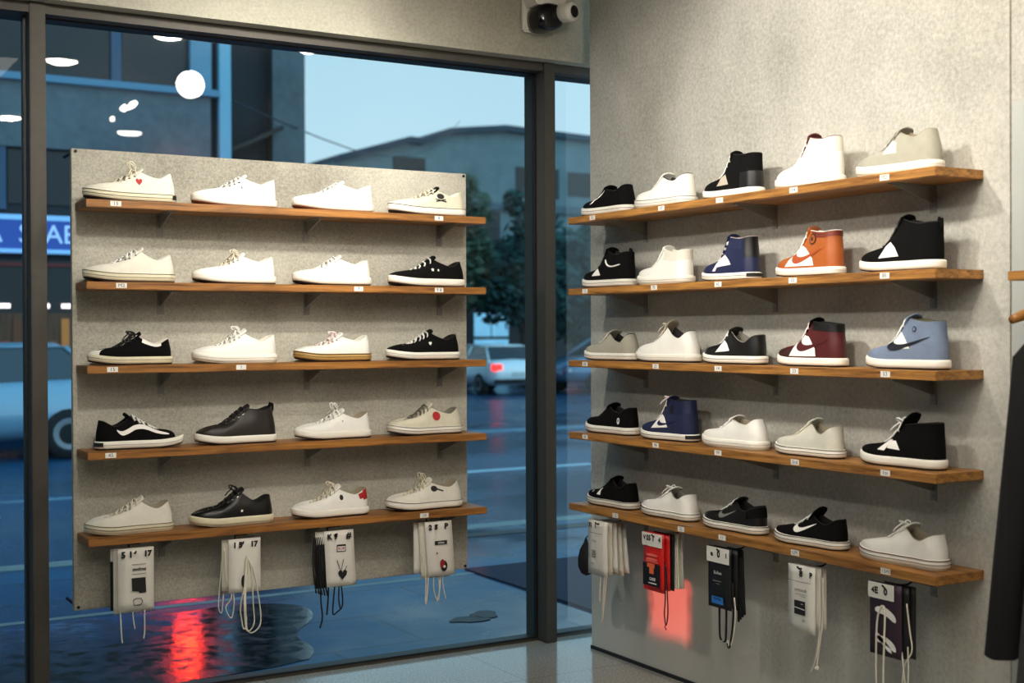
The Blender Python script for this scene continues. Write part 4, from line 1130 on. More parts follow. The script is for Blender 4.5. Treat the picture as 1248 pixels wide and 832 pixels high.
# right 1: cream card with a fan of pale lace packets
t = packet('R', 4.452, .622, 0, 'cream card packet with faint grey print nearest the window post', group=GR)
card_mesh('card', .138, .225, M_card, t)
header_marks(t, [(-.040, '71', .022), (-.004, '1', .022)])
flat_poly('print', rect(-.045, .045, -.052, -.050), M_greyp, t, FY)
text_mesh('lettering', 'SENA', .014, M_greyp, t, -.015, -.085, FY)
flat_poly('print', rect(-.030, -.004, -.150, -.122), M_greyp, t, FY)
for q in range(3):
    flat_poly('print', rect(-.028, -.006, -.128 - q * .009, -.126 - q * .009), M_paper, t, FY - .0006)
flat_poly('print', rect(-.040, -.015, -.178, -.176), M_greyp, t, FY); flat_poly('print', rect(-.040, .03, -.20, -.198), M_greyp, t, FY)
mb = MB()
cord(mb, [(.050, .006, -.16), (.040, .004, -.26), (.034, .004, -.33), (.030, .004, -.40)], .0036)
cord(mb, [(.062, .006, -.18), (.052, .004, -.27), (.036, .004, -.36), (.026, .004, -.415)], .0036)
cord(mb, [(.020, .006, -.20), (.012, .004, -.27), (.010, .004, -.335)], .0034)
mb.build('lace', M_lace_w, t, True)
FAN = ['first', 'second', 'third', 'last']
for q in range(4):
    t = packet('R', 4.44 - q * .006, .620, .018 + q * .017, '%s pale lace packet fanned behind the cream card nearest the window' % FAN[q], group=GR)
    card_mesh('card', .128, .215 - .012 * (q % 2), [M_cream_c, M_card][q % 2], t, tilt=-.05 * q)
t = packet('R', 4.568, .535, .02, 'black drawstring pouch hanging half behind the wall-end packets', 'drawstring_pouch', GR)
t['category'] = 'pouch'
mb = MB()
prof = [(.004, 0), (.012, -.02), (.034, -.05), (.046, -.09), (.044, -.125), (.028, -.15), (.006, -.158)]
mb.lathe(prof, 18, Matrix.Diagonal((1, .6, 1, 1)))
mb.build('pouch', M_lace_k, t, True)
mb = MB(); cord(mb, [(0, 0, 0), (.06, .01, .04), (.155, .02, .082)], .003); mb.build('drawstring', M_lace_k, t, True)

# right 2: red packet
t = packet('R', 4.068, .622, 0, 'red and black packet with white header, before the red-lit concrete', group=GR)
card_mesh('card', .128, .225, M_redc, t)
flat_poly('header', rect(-.064, .064, -.052, -.001), M_card, t, -.0078)
header_marks(t, [(-.048, 'V', .020), (-.022, '55', .024), (.008, '1', .024), (.048, '4', .022)])
flat_poly('print', rect(-.058, .052, -.205, -.118), M_blackc, t, FY)
for z in (-.082, -.098):
    flat_poly('print', chaikin(rect(-.036, .036, z - .009, z + .002), 2), M_pale_red, t, FY)
flat_poly('print', rect(-.040, .040, -.113, -.108), M_pale_red, t, FY)
flat_poly('print', rect(-.030, .018, -.134, -.118), M_orangep, t, FY - .0008); flat_poly('print', rect(-.016, .012, -.158, -.134), M_orangep, t, FY - .0008)
text_mesh('lettering', 'CASSI', .015, M_whitep, t, .004, -.178, FY - .0010, 1.0, .0006)
flat_poly('print', rect(-.022, .030, -.196, -.192), M_whitep, t, FY - .0008)
mb = MB(); cord(mb, [(.066, .004, -.10), (.068, .004, -.24), (.062, .004, -.30), (.072, .004, -.345), (.084, .004, -.30), (.082, .004, -.24), (.074, .004, -.12)], .0030)
cord(mb, [(.072, .004, -.34), (.066, .004, -.352), (.074, .004, -.362)], .0026)
mb.build('cord', mat('maroon_cord', (60, 16, 24), .8), t, True)
t = packet('R', 4.058, .620, .020, 'bright red packet squeezed just behind the red and black one', group=GR)
card_mesh('card', .128, .215, M_redc, t)
t = packet('R', 4.055, .620, .038, 'black packet between the red one and the pale lace bundle', group=GR)
card_mesh('card', .126, .215, M_blackc, t)
for q in range(2):
    t = packet('R', 4.045, .620, .056 + q * .02, ('white' if q else 'off-white') + ' shoelace bundle %s the red packets' % ('at the back of' if q else 'hanging behind'), 'shoelace_bundle', GR)
    mb = MB()
    for s in range(4):
        x = .02 + s * .012
        cord(mb, [(x, 0, -.005), (x + .006, -.003, -.10), (x + .010, -.003, -.19), (x + .006, 0, -.205), (x, .003, -.18), (x - .004, .003, -.09), (x - .002, .002, -.005)], .0052)
    mb.build('lace', M_lace_w, t, True)
    MB().box(-.01, .06, -.004, .006, -.03, 0).build('card', M_card, t)

# right 3: black packet
t = packet('R', 3.673, .622, 0, 'black packet with white header and blue label, middle of the concrete wall', group=GR)
card_mesh('card', .126, .220, M_blackc, t)
flat_poly('header', rect(-.063, .063, -.056, -.001), M_card, t, -.0078)
header_marks(t, [(-.034, 'e', .022), (.004, '0', .028), (.046, '1', .018)], -.026)
text_mesh('lettering', 'Bullets', .016, M_whitep, t, .0, -.092, FY)
flat_poly('print', rect(-.028, .020, -.1235, -.120), M_greyp, t, FY); flat_poly('print', rect(-.010, .012, -.133, -.130), M_greyp, t, FY)
flat_poly('print', rect(-.034, .030, -.204, -.178), M_bluep, t, FY)
text_mesh('lettering', 'PALTEX', .012, M_blackc, t, -.002, -.186, FY - .0008, 1.0, .0003)
mb = MB()
cord(mb, [(-.008, .006, -.2), (-.008, .006, -.26), (-.006, .006, -.32), (.002, .006, -.335)], .0050)
cord(mb, [(.030, .006, -.2), (.030, .006, -.27), (.026, .006, -.33), (.016, .006, -.338)], .0050)
cord(mb, [(.066, .006, -.12), (.068, .006, -.24), (.054, .006, -.33), (.044, .006, -.355), (.036, .006, -.34)], .0048)
mb.build('lace', M_lace_k, t, True)
mb = MB(); cord(mb, [(.072, .008, -.17), (.078, .008, -.23), (.066, .008, -.31), (.046, .008, -.35), (.034, .008, -.33)], .0034); mb.build('white_lace', M_lace_w, t, True)
t = packet('R', 3.663, .620, .020, 'black packet directly behind the blue labelled one', group=GR)
card_mesh('card', .130, .215, M_blackc, t)
t = packet('R', 3.655, .620, .038, 'last black shoelace bundle behind the blue labelled packet', 'shoelace_bundle', GR)
mb = MB()
for s in range(4):
    x = .03 + s * .011
    cord(mb, [(x, 0, -.004), (x + .006, 0, -.12), (x + .012, 0, -.26 + .01 * s)], .0052)
mb.build('lace', M_lace_k, t, True); MB().box(-.02, .06, -.003, .004, -.03, 0).build('card', M_blackc, t)

# right 4: white card
t = packet('R', 3.250, .620, 0, 'white card packet with small black picture print, fourth wall hook', group=GR)
card_mesh('card', .126, .222, M_card, t)
header_marks(t, [(.006, '8', .026), (.052, 'P', .022)], -.026)
flat_poly('print', rect(-.060, .050, -.0535, -.0515), M_greyp, t, FY)
text_mesh('lettering', 'ortmsub', .017, M_ink, t, .004, -.080, FY)
flat_poly('print', rect(-.02, .034, -.0955, -.094), M_greyp, t, FY); flat_poly('print', rect(0, .03, -.102, -.1005), M_greyp, t, FY)
flat_poly('print', rect(-.026, .026, -.162, -.116), M_ink, t, FY)
flat_poly('print', [(-.024, -.138), (.024, -.142), (.024, -.145), (-.024, -.141)], M_whitep, t, FY - .0007)
flat_poly('print', rect(.006, .016, -.127, -.125), M_whitep, t, FY - .0007)
text_mesh('lettering', '2m', .012, M_ink, t, .018, -.180, FY)
mb = MB()
cord(mb, [(.070, .012, -.02), (.074, .012, -.12), (.072, .010, -.22), (.062, .006, -.29), (.046, .006, -.33), (.036, .006, -.345)], .0034)
cord(mb, [(.084, .014, -.03), (.086, .014, -.15), (.080, .010, -.22), (.070, .008, -.28), (.064, .006, -.33)], .0034)
mb.lathe([(.001, -.337), (.006, -.334), (.0085, -.328), (.006, -.322), (.001, -.319)], 10, Matrix.Translation((.066, .006, 0)))
mb.build('lace', M_lace_w, t, True)
for q in range(2):
    t = packet('R', 3.243 - q * .004, .618, .020 + q * .018, 'cream lace packet %s the small black picture card' % ('furthest back behind' if q else 'next behind'), group=GR)
    card_mesh('card', .126, .205, M_cream_c if q else M_card, t)

# right 5: dark purple packet with a white zigzag and long laces
t = packet('R', 2.880, .622, 0, 'dark purple packet with white zigzag stripes and long white laces', group=GR)
card_mesh('card', .128, .225, M_purplec, t)
flat_poly('header', rect(-.064, .042, -.050, -.001), M_card, t, -.0078)
header_marks(t, [(-.044, '4', .018), (-.030, 'E', .024), (.008, '0', .026)], -.026)
for z in (-.075, -.165):
    flat_poly('print', chaikin([(-.034, z), (.006, z + .004), (.040, z - .012), (.052, z - .028), (.048, z - .042), (.010, z - .022), (-.034, z - .018)], 1), M_whitep, t, FY)
flat_poly('print', [(-.03, -.150), (.030, -.196), (.034, -.210), (.018, -.206), (-.034, -.166)], M_whitep, t, FY)
mb = MB()
cord(mb, [(-.004, -.012, -.068), (-.020, -.013, -.11), (-.026, -.013, -.20), (-.028, -.011, -.30), (-.028, -.010, -.44)], .0040)
cord(mb, [(-.002, -.012, -.068), (.010, -.013, -.08), (.008, -.013, -.16), (.002, -.011, -.26), (-.002, -.010, -.44)], .0040)
cord(mb, [(.080, .006, -.05), (.092, .006, -.13), (.100, .006, -.19), (.072, .004, -.24), (.060, .004, -.33), (.058, .004, -.44)], .0032)
cord(mb, [(.062, .004, -.20), (.070, .004, -.26), (.078, .004, -.33), (.074, .004, -.43)], .0032)
cord(mb, [(.084, .006, -.18), (.086, .006, -.25), (.084, .006, -.34), (.088, .006, -.43)], .0030)
mb.build('lace', M_lace_w, t, True)
NB = ['black packet wedged behind the purple zigzag one', 'black packet at the back of the last wall hook']
for q in range(2):
    t = packet('R', 2.866 - q * .005, .618, .018 + q * .022, NB[q], group=GR)
    card_mesh('card', .126, .220, M_blackc, t)

# ------------------------------------------------------------------ security camera on the beam
t = thing('security_camera', 'white wall camera with black body and round lens on the beam', 'security camera', (3.03, 4.915, 2.80))
MB().box(-.088, -.004, -.03, 0, -.090, .16).build('wall_plate', M_white_pl, t, bevel=.010, seg=3)
mb = MB()
mb.prism(chaikin([(-.088, .01), (-.088, .16), (.085, .16), (.085, .045), (.05, .02), (-.04, .012)], 2), -.120, -.026); mb.build('housing', M_white_pl, t)
BP = chaikin([(-.074, -.02), (-.060, .012), (-.02, .026), (.05, .020), (.058, -.02), (.062, -.070), (.02, -.092), (-.045, -.096), (-.070, -.075)], 2)
mb = MB()
V = []; F = []; nb = len(BP)
cxb = sum(p[0] for p in BP) / nb; czb = sum(p[1] for p in BP) / nb
for (sc_, yy) in ((.98, -.025), (1, -.05), (1, -.10), (.94, -.122), (.80, -.132), (.4, -.137)):
    V += [(cxb + (p[0] - cxb) * sc_, yy, czb + (p[1] - czb) * sc_) for p in BP]
for i in range(5):
    for k in range(nb):
        k2 = (k + 1) % nb
        F.append((i * nb + k, i * nb + k2, (i + 1) * nb + k2, (i + 1) * nb + k))
F.append(tuple(range(nb))); F.append(tuple(range(5 * nb, 6 * nb)))
mb.add(V, F); mb.build('body', M_black_gl, t, True)
d = Vector((.30, -.90, -.02)).normalized()
rot = d.to_track_quat('Z', 'Y').to_matrix().to_4x4()
BM = Matrix.Translation((.052, -.125, -.018)) @ rot
mb = MB().lathe([(.034, -.03), (.040, -.025), (.041, .045), (.040, .062), (.030, .064)], 28, BM)
mb.build('barrel', M_white_pl, t, True)
mb = MB().lathe([(.026, .0655), (.026, .067), (.012, .0685)], 24, BM)
mb.build('lens', M_black_gl, t, True)
mb = MB(); mb.tube([(.08, -.06, .05), (.105, -.05, .05), (.112, -.03, .09), (.11, -.005, .14)], .006, 8); mb.build('cable', M_white_pl, t, True)

# ------------------------------------------------------------------ shelf end, rail, hanger and coats at the right edge
t = thing('wall_shelf', 'short oak shelf end at the right edge above the coats', 'shelf', (3.12, 1.90, 1.536))
MB().box(-.105, .104, -.52, .52, 0, .026).build('plank', M_woody, t, bevel=.002)
t = thing('clothes_rail', 'black steel clothes rail under the right edge shelf', 'rail', (3.04, 1.9, 1.50))
mb = MB(); mb.tube([(0, -.50, 0), (0, .42, 0)], .009, 12); mb.build('rod', M_blackmetal, t, True)
for y in (-.45, .38):
    mb = MB(); mb.tube([(0, y, .0), (0, y, .036)], .006, 8); mb.build('drop_rod', M_blackmetal, t)
M_hanger = mat('hanger_wood', (170, 112, 48), .4, noise=.12, nscale=20)
def hanger(label, y, half, drop=.06):
    t = thing('clothes_hanger', label, 'hanger', (3.04, y, 1.50), 0, 'wooden hangers on the rail')
    mb = MB()
    mb.tube([(-half, 0, -drop - .014), (-half * .8, 0, -drop - .004), (-half * .4, 0, -drop + .018), (0, 0, -drop + .035), (half * .4, 0, -drop + .018), (half * .8, 0, -drop - .004), (half * .88, 0, -drop - .014)], [.011, .014, .013, .012, .013, .014, .009], 12)
    mb.build('yoke', M_hanger, t, True)
    mb = MB(); mb.tube([(0, 0, -drop + .04), (0, 0, -.02), (-.012, 0, -.012), (-.0135, 0, .004), (0, 0, .0125), (.0135, 0, .004)], .0026, 8); mb.build('wire_hook', M_steel, t, True)
    return t
hanger('bare wooden hanger tip poking out above the black coat', 2.285, .175)
M_coat = mat('black_wool', (14, 13, 14), .95, bump=.3, bscale=500)
M_coat2 = mat('grey_wool', (74, 74, 74), .95, noise=.1, nscale=60, bump=.3, bscale=500)
def coat(label, y, m, dx, zs, sleeve, group='coats on the rail'):
    t = thing('coat', label, 'coat', (3.04 + dx, y, 1.50 + zs), 0, group)
    def tubebody(name, prof, m_):
        V = []; F = []; n = 20
        for (cx, z, a, b_) in prof:
            for k in range(n):
                w = 2 * PI * k / n
                r = 1 + .06 * math.sin(5 * w + z * 3)
                V.append((cx + a * math.cos(w) * r, b_ * math.sin(w) * r, z))
        for i in range(len(prof) - 1):
            for k in range(n):
                k2 = (k + 1) % n
                F.append((i * n + k, i * n + k2, (i + 1) * n + k2, (i + 1) * n + k))
        F.append(tuple(range(n))); F.append(tuple(range((len(prof) - 1) * n, len(prof) * n)))
        mb = MB(); mb.add(V, F); mb.build(name, m_, t, True)
    tubebody('body', [(0, -.03, .05, .03), (0, -.06, .10, .035), (0, -.10, .15, .04), (0, -.3, .15, .045), (0, -.6, .155, .05), (0, -.93, .165, .055)], m)
    for s in sleeve:
        tubebody('sleeve', s, m)
    mb = MB(); mb.tube([(-.05, -.02, -.05), (-.03, -.03, -.02), (0, -.02, -.005), (.03, -.03, -.02), (.05, -.02, -.05)], .014, 8); mb.build('collar', m, t, True)
    mb = MB(); hz = -zs; mb.tube([(0, -.01, -.05), (0, 0, hz - .02), (-.012, 0, hz - .012), (-.0135, 0, hz + .004), (0, 0, hz + .0125), (.0135, 0, hz + .004)], .0026, 8); mb.build('hanger_hook', M_steel, t, True)
    return t
coat('black long coat with slanting sleeve hanging at the right edge', 2.235, M_coat, .0, -.07,
     [[(-.130, -.055, .03, .03), (-.172, -.10, .045, .038), (-.205, -.35, .046, .040), (-.240, -.6, .046, .040), (-.275, -.862, .046, .040), (-.275, -.865, .042, .036)],
      [(.13, -.065, .02, .03), (.135, -.16, .03, .04), (.14, -.5, .03, .04), (.145, -.86, .03, .04)]])
coat('grey long coat half hidden beside the black coat', 2.11, M_coat2, -.06, -.10,
     [[(-.12, -.065, .03, .03), (-.15, -.16, .04, .04), (-.18, -.35, .043, .042), (-.215, -.6, .045, .042), (-.250, -.90, .045, .042), (-.250, -.905, .04, .038)]])

# ------------------------------------------------------------------ ceiling lamps (seen as reflections in the glass)
M_bulb = mat('lamp_glow', (255, 250, 244), .5, emit=(255, 244, 228), estr=95)
M_lampw = mat('lamp_white_metal', (215, 213, 208), .4)
DOWN = [(1.772, 1.445, .100, 'round ceiling downlight reflected in the pane by the left post'),
        (2.168, 2.471, .085, 'round ceiling downlight reflected just under the beam'),
        (2.911, -1.356, .105, 'round ceiling downlight reflected right above the display board'),
        (1.86, -1.026, .11, 'round ceiling downlight reflected in the far left pane')]
for x, y, r, lab in DOWN:
    t = thing('downlight', lab, 'downlight', (x, y, CEIL), 0, 'ceiling downlights')
    MB().lathe([(r + .014, -.001), (r + .014, -.006), (r + .004, -.009), (r + .002, -.004), (r + .002, -.001)], 28).build('trim_ring', M_lampw, t, True)
    MB().lathe([(r, -.0015), (r, -.008), (r * .9, -.018), (r * .65, -.026), (r * .3, -.030), (.002, -.031)], 28).build('diffuser', M_bulb, t)
t = thing('globe_pendant', 'white glass globe pendant reflected below the beam', 'pendant lamp', (2.342, 2.327, CEIL))
MB().lathe([(.085 * math.sin(PI * i / 16) + .0005, -.25 - .085 * math.cos(PI * i / 16)) for i in range(17)], 28).build('globe', M_bulb, t, True)
mb = MB(); mb.tube([(0, 0, 0), (0, 0, -.165)], .004, 8); mb.lathe([(.04, -.001), (.04, -.02), (.01, -.025)], 20); mb.build('cord', M_blackmetal, t)
t = thing('track_spotlight', 'tilted ceiling spotlight reflected beside a tiny indicator dot', 'spotlight', (2.267, 1.162, CEIL))
rotm = Matrix.Translation((0, 0, -.21)) @ Vector((-.50, .28, .82)).to_track_quat('Z', 'Y').to_matrix().to_4x4()
MB().lathe([(.004, -.012), (.062, -.010), (.066, .0), (.058, .012), (.004, .014)], 24, rotm).build('lens', M_bulb, t, True)
MB().lathe([(.018, .014), (.022, .05), (.018, .06)], 20, rotm).build('head', M_lampw, t, True)
mb = MB(); mb.tube([(0, 0, 0), (0, 0, -.155)], .006, 8); mb.build('stem', M_lampw, t)
MB().lathe([(.018 * math.sin(PI * i / 8) + .0003, -.018 * math.cos(PI * i / 8)) for i in range(9)], 12, Matrix.Translation((-.03, -.34, -.25))).build('indicator', M_bulb, t, True)
mb = MB(); mb.tube([(0, 0, -.15), (-.02, -.2, -.2), (-.03, -.34, -.235)], .003, 6); mb.build('wire', M_lampw, t)

# ------------------------------------------------------------------ the street outside
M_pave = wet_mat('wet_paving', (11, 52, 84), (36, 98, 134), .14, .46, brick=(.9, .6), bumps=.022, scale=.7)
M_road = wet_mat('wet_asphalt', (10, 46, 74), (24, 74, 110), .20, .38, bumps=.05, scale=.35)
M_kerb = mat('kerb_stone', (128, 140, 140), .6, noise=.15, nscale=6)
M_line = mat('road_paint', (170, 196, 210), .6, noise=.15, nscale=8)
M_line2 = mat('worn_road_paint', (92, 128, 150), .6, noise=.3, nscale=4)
M_pud = wet_mat('puddle_water', (6, 14, 20), (12, 24, 32), .01, .24, bumps=.016, scale=11, tint=(1, 1, 1, 1), bscale=14)
M_pud.node_tree.nodes['Principled BSDF'].inputs['Specular IOR Level'].default_value = .8
M_mat = mat('entrance_mat', (34, 34, 58), .9, noise=.25, nscale=40, bump=.3, bscale=120)
SW = -.02
struct(MB().box(-14, 40, 5.0, 8.25, -.25, SW).build('sidewalk', M_pave), 'wet stone sidewalk outside the shop window', 'sidewalk')
struct(MB().box(-14, 40, 8.25, 8.43, -.25, SW + .005).build('curb', M_kerb), 'pale kerb between sidewalk and road', 'kerb')
struct(MB().box(-40, 90, 8.43, 90, -.4, -.14).build('road', M_road), 'wet blue asphalt road', 'road')
struct(MB().box(-14, 40, 6.72, 6.78, SW, SW + .002).build('trim_3', M_kerb), 'pale drain line along the sidewalk', 'trim')
o = MB().box(-40, 8.9, 18.9, 60, -.4, SW).build('sidewalk_far', M_pave)
struct(o, 'far sidewalk before the office building', 'sidewalk')
def stripe(x0, x1, y0, y1, m, lab):
    o = MB().box(x0, x1, y0, y1, -.1405, -.136).build('road_marking', m)
    struct(o, lab, 'road marking')
stripe(6.6, 8.5, 12.56, 12.72, M_line, 'white dashed road marking')
stripe(9.0, 30, 17.4, 17.9, M_line2, 'worn pale band across the road')
stripe(1.0, 4.2, 12.56, 12.72, M_line2, 'faint road marking')
stripe(11.0, 14.0, 15.0, 15.2, M_line2, 'faint road marking')

tag(MB().box(3.70, 5.6, 5.35, 6.85, SW, SW + .012).build('entrance_mat', M_mat), 'dark purple entrance mat on the wet sidewalk', 'mat')
M_pud2 = mat('dark_oily_water', (8, 20, 30), .4, spec=.25)
def puddle(x, y, rx, ry, lab, seed):
    rnd = random.Random(seed); n = 22
    pts = []
    ph = [rnd.random() * 6 for _ in range(4)]
    for k in range(n):
        w = 2 * PI * k / n
        r = 1 + .18 * math.sin(2 * w + ph[0]) + .12 * math.sin(3 * w + ph[1]) + .07 * math.sin(5 * w + ph[2])
        pts.append((x + rx * r * math.cos(w), y + ry * r * math.sin(w)))
    mb = MB()
    V = [(a, b, SW + .004) for a, b in pts] + [(a, b, SW - .002) for a, b in pts]
    F = [tuple(range(n))] + [(k, k + n, (k + 1) % n + n, (k + 1) % n) for k in range(n)]
    mb.add(V, F)
    tag(mb.build('puddle', M_pud2), lab, 'puddle', 'rain puddles on the sidewalk')

PUD = [(.0, 5.22), (2.05, 5.24), (2.22, 5.5), (2.20, 5.8), (2.46, 6.1), (2.52, 6.45), (2.2, 6.62), (1.9, 6.55), (1.5, 6.66), (1.1, 6.6), (.6, 6.68), (.0, 6.6)]
PUD = chaikin(PUD, 2)
mb = MB(); n = len(PUD)
mb.add([(a_, b_, SW + .004) for a_, b_ in PUD] + [(a_, b_, SW - .002) for a_, b_ in PUD], [tuple(range(n))] + [(k, k + n, (k + 1) % n + n, (k + 1) % n) for k in range(n)])
tag(mb.build('puddle', M_pud), 'large dark puddle mirroring the red neon under the board', 'puddle', 'rain puddles on the sidewalk')
puddle(3.20, 5.72, .075, .075, 'small dark puddle by the window post foot, rounder of two', 2)
puddle(3.08, 5.66, .10, .06, 'small dark puddle by the window post foot, wider of two', 5)
puddle(4.9, 8.0, .8, .10, 'long thin puddle along the kerb', 8)

def car(label, col, loc, rotz, s=1.0, lights=False, glow=4.0, height=1.0):
    t = thing('car', label, 'car', loc, rotz)
    m = mat('car_paint_%d_%d_%d' % col, col, .3, .2, coat=.6)
    mg = mat('car_glass', (16, 30, 44), .08, spec=.8)
    mt = mat('car_tyre', (12, 13, 15), .8); mr = mat('car_rim', (120, 128, 136), .35, .6)
    mtail = mat('tail_lamp_glow', (200, 20, 20), .3, emit=(255, 30, 20), estr=glow)
    mtail0 = mat('tail_lamp', (120, 20, 24), .3); mh = mat('head_lamp', (190, 205, 215), .2)
    hz_ = height
    st = [(-2.12, .42, .80, .62), (-2.06, .34, .98, .78), (-1.7, .28, 1.0, .85), (-.6, .24, .96, .87), (.6, .24, .93, .87), (1.3, .26, .90, .85), (1.85, .30, .78, .80), (2.08, .36, .68, .68), (2.14, .42, .60, .55)]
    V = []; F = []
    for x, zb, zt_, w in st:
        ring = [(-.80 * w, zb), (-w, zb + .14), (-w * 1.01, zb + .32), (-w * .98, zt_ - .10), (-w * .90, zt_ - .01), (0, zt_ + .02), (w * .90, zt_ - .01), (w * .98, zt_ - .10), (w * 1.01, zb + .32), (w, zb + .14), (.80 * w, zb)]
        V += [(x * s, y * s, z * s * hz_) for y, z in ring]
    n = 11
    for i in range(len(st) - 1):
        for k in range(n):
            k2 = (k + 1) % n
            F.append((i * n + k, i * n + k2, (i + 1) * n + k2, (i + 1) * n + k))
    F.append(tuple(range(n))); F.append(tuple(range((len(st) - 1) * n, len(st) * n)))
    MB().add(V, F).build('body', m, t, True)
    def frustum(x0, x1, X0, X1, z0, z1, w0, w1):
        return [(x0, -w0, z0), (x1, -w0, z0), (x1, w0, z0), (x0, w0, z0), (X0, -w1, z1), (X1, -w1, z1), (X1, w1, z1), (X0, w1, z1)]
    Q = [(0, 3, 2, 1), (4, 5, 6, 7), (0, 1, 5, 4), (1, 2, 6, 5), (2, 3, 7, 6), (3, 0, 4, 7)]
    sc = lambda vs: [(a * s, b * s, c * s * hz_) for a, b, c in vs]
    MB().add(sc(frustum(-1.85, 1.05, -1.30, .30, .93, 1.37, .79, .62)), Q).build('windows', mg, t, bevel=.02)
    MB().add(sc(frustum(-1.36, .36, -1.2, .16, 1.36, 1.43, .64, .56)), Q).build('roof', m, t, True, bevel=.02)
    mb = MB()
    for sd in (1, -1):
        for (xa, xb) in ((-1.86, -1.32), (-.35, -.38), (1.06, .31)):
            mb.tube(sc([(xa, sd * .80, .92), (xb, sd * .635, 1.38)]), .032 * s, 6)
    mb.build('pillar', m, t, True)
    for x in (-1.32, 1.32):
        for sd in (1, -1):
            mb = MB(); M4 = Matrix.Translation((x * s, sd * .80 * s, .31 * s)) @ Matrix.Rotation(-sd * PI / 2, 4, 'X')
            mb.lathe([(.20 * s, -.1 * s), (.30 * s, -.09 * s), (.315 * s, -.03 * s), (.315 * s, .05 * s), (.30 * s, .085 * s), (.21 * s, .09 * s)], 20, M4)
            w_ = mb.build('wheel', mt, t, True)
            MB().lathe([(.20 * s, .088 * s), (.19 * s, .094 * s), (.05 * s, .085 * s)], 16, M4).build('rim', mr, w_)
    for sd in (1, -1):
        MB().add(sc(frustum(-2.145, -2.00, -2.12, -2.00, .70, .86, .0, .0)), Q) if False else None
        mb = MB(); y0, y1 = sorted((sd * .50 * s, sd * .80 * s))
        mb.box(-2.13 * s, -1.98 * s, y0, y1, .70 * s * hz_, .88 * s * hz_)
        mb.build('tail_lamp', mtail if lights else mtail0, t, bevel=.02)
        mb = MB(); mb.box(1.92 * s, 2.10 * s, y0 * .88, y1 * .88, .54 * s * hz_, .66 * s * hz_); mb.build('head_lamp', mh, t, bevel=.02)
    MB().box(-2.18 * s, -2.0 * s, -.74 * s, .74 * s, .34 * s * hz_, .46 * s * hz_).build('bumper', mt, t, bevel=.03)
    MB().box(-2.15 * s, -2.05 * s, -.2 * s, .2 * s, .56 * s * hz_, .66 * s * hz_).build('number_plate', mat('plate_white', (190, 200, 200), .5), t)
    return t
car('silver blue car parked across the road at left', (120, 160, 184), (2.13, 17.45, -.14), PI, 1.0)
car('white car with lit red tail lamps beyond the board edge', (222, 234, 240), (16.3, 29.0, -.14), PI / 2 - .06, .86, True, 6.0)
car('pale car half hidden behind the board edge', (196, 216, 226), (13.9, 31.2, -.14), .0, .95)
car('dark blue car seen between post and concrete wall', (74, 112, 142), (19.4, 27.6, -.14), PI + .08, 1.0)

# ---- office building across the road at left
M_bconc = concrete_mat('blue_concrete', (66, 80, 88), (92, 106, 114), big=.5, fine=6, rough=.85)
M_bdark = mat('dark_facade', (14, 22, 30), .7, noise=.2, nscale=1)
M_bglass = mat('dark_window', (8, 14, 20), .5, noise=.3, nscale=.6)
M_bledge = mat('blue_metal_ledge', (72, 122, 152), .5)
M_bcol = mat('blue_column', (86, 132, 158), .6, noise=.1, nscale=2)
t = thing('office_building', 'dark concrete office building across the road at left', 'building', (0, 22, -.02))
MB().box(-20, 7.28, .02, 4.2, 0, 16).build('wall', M_bdark, t)
MB().box(-20, 6.93, -.10, .02, 4.40, 5.45).build('concrete_band', M_bconc, t)
MB().box(-20, 6.93, -.10, .02, 6.95, 8.6).build('concrete_band', M_bconc, t)
MB().box(-20, 7.06, -.22, .02, 5.45, 5.56).build('ledge', M_bledge, t)
for x0, x1 in ((-3.0, 0.9), (1.1, 3.3), (3.45, 5.26), (5.46, 6.56)):
    f = MB().box(x0, x1, -.02, .02, 5.60, 6.92).build('window', M_bglass, t)
for x0, x1 in ((0.92, 1.08), (3.32, 3.43), (5.27, 5.44)):
    MB().box(x0, x1, -.06, .03, 5.56, 6.95).build('mullion', mat('blue_mullion', (28, 66, 96), .5), t)
for x0, x1 in ((-1.0, 1.9), (2.1, 3.45), (3.65, 4.9), (5.05, 6.8)):
    MB().box(x0, x1, -.02, .02, 3.5, 4.36).build('window', M_bglass, t)
for x in (2.0, 3.55, 4.97):
    MB().box(x - .07, x + .07, -.06, .03, 3.4, 4.4).build('mullion', mat('blue_mullion', (28, 66, 96), .5), t)
MB().box(6.58, 6.94, -.12, .02, 5.56, 9).build('column', M_bcol, t)
mb = MB().box(7.07, 7.27, -.16, .10, 0, 9); mb.build('corner_pipe', mat('pale_blue_pipe', (104, 160, 186), .5), t)
MB().box(6.95, 7.06, -.02, .03, 0, 9).build('gap', mat('black_gap', (8, 12, 16), .8), t)
# shop front under the sign
MB().box(-8, 6.6, -.06, .02, 0.02, 2.6).build('shop_front', mat('dark_shop_front', (12, 14, 18), .5), t)
for x0, x1 in ((1.2, 3.0), (3.15, 4.9), (5.0, 6.4)):
    MB().box(x0, x1, -.08, -.06, .7, 1.75).build('shop_window', mat('warm_shop_window', (60, 44, 26), .6, noise=.9, nscale=3.0, stretch=(6, 1, .6), emit=(120, 76, 40), estr=.10), t)
for q in range(26):
    x = 1.3 + q * .185
    cc = [(150, 96, 44), (96, 60, 30), (178, 132, 70), (70, 40, 22), (120, 40, 30), (186, 150, 96)][(q * 5 + q // 3) % 6]
    z0 = .75 + .1 * (q % 3); z1 = 1.3 + .12 * ((q * 7) % 4)
    MB().box(x, x + .12, -.11, -.08, z0, z1).build('shop_display', mat('warm_display_%d_%d_%d' % cc, cc, .6, emit=cc, estr=.55), t)  # bars glow themselves in place of light inside the shop
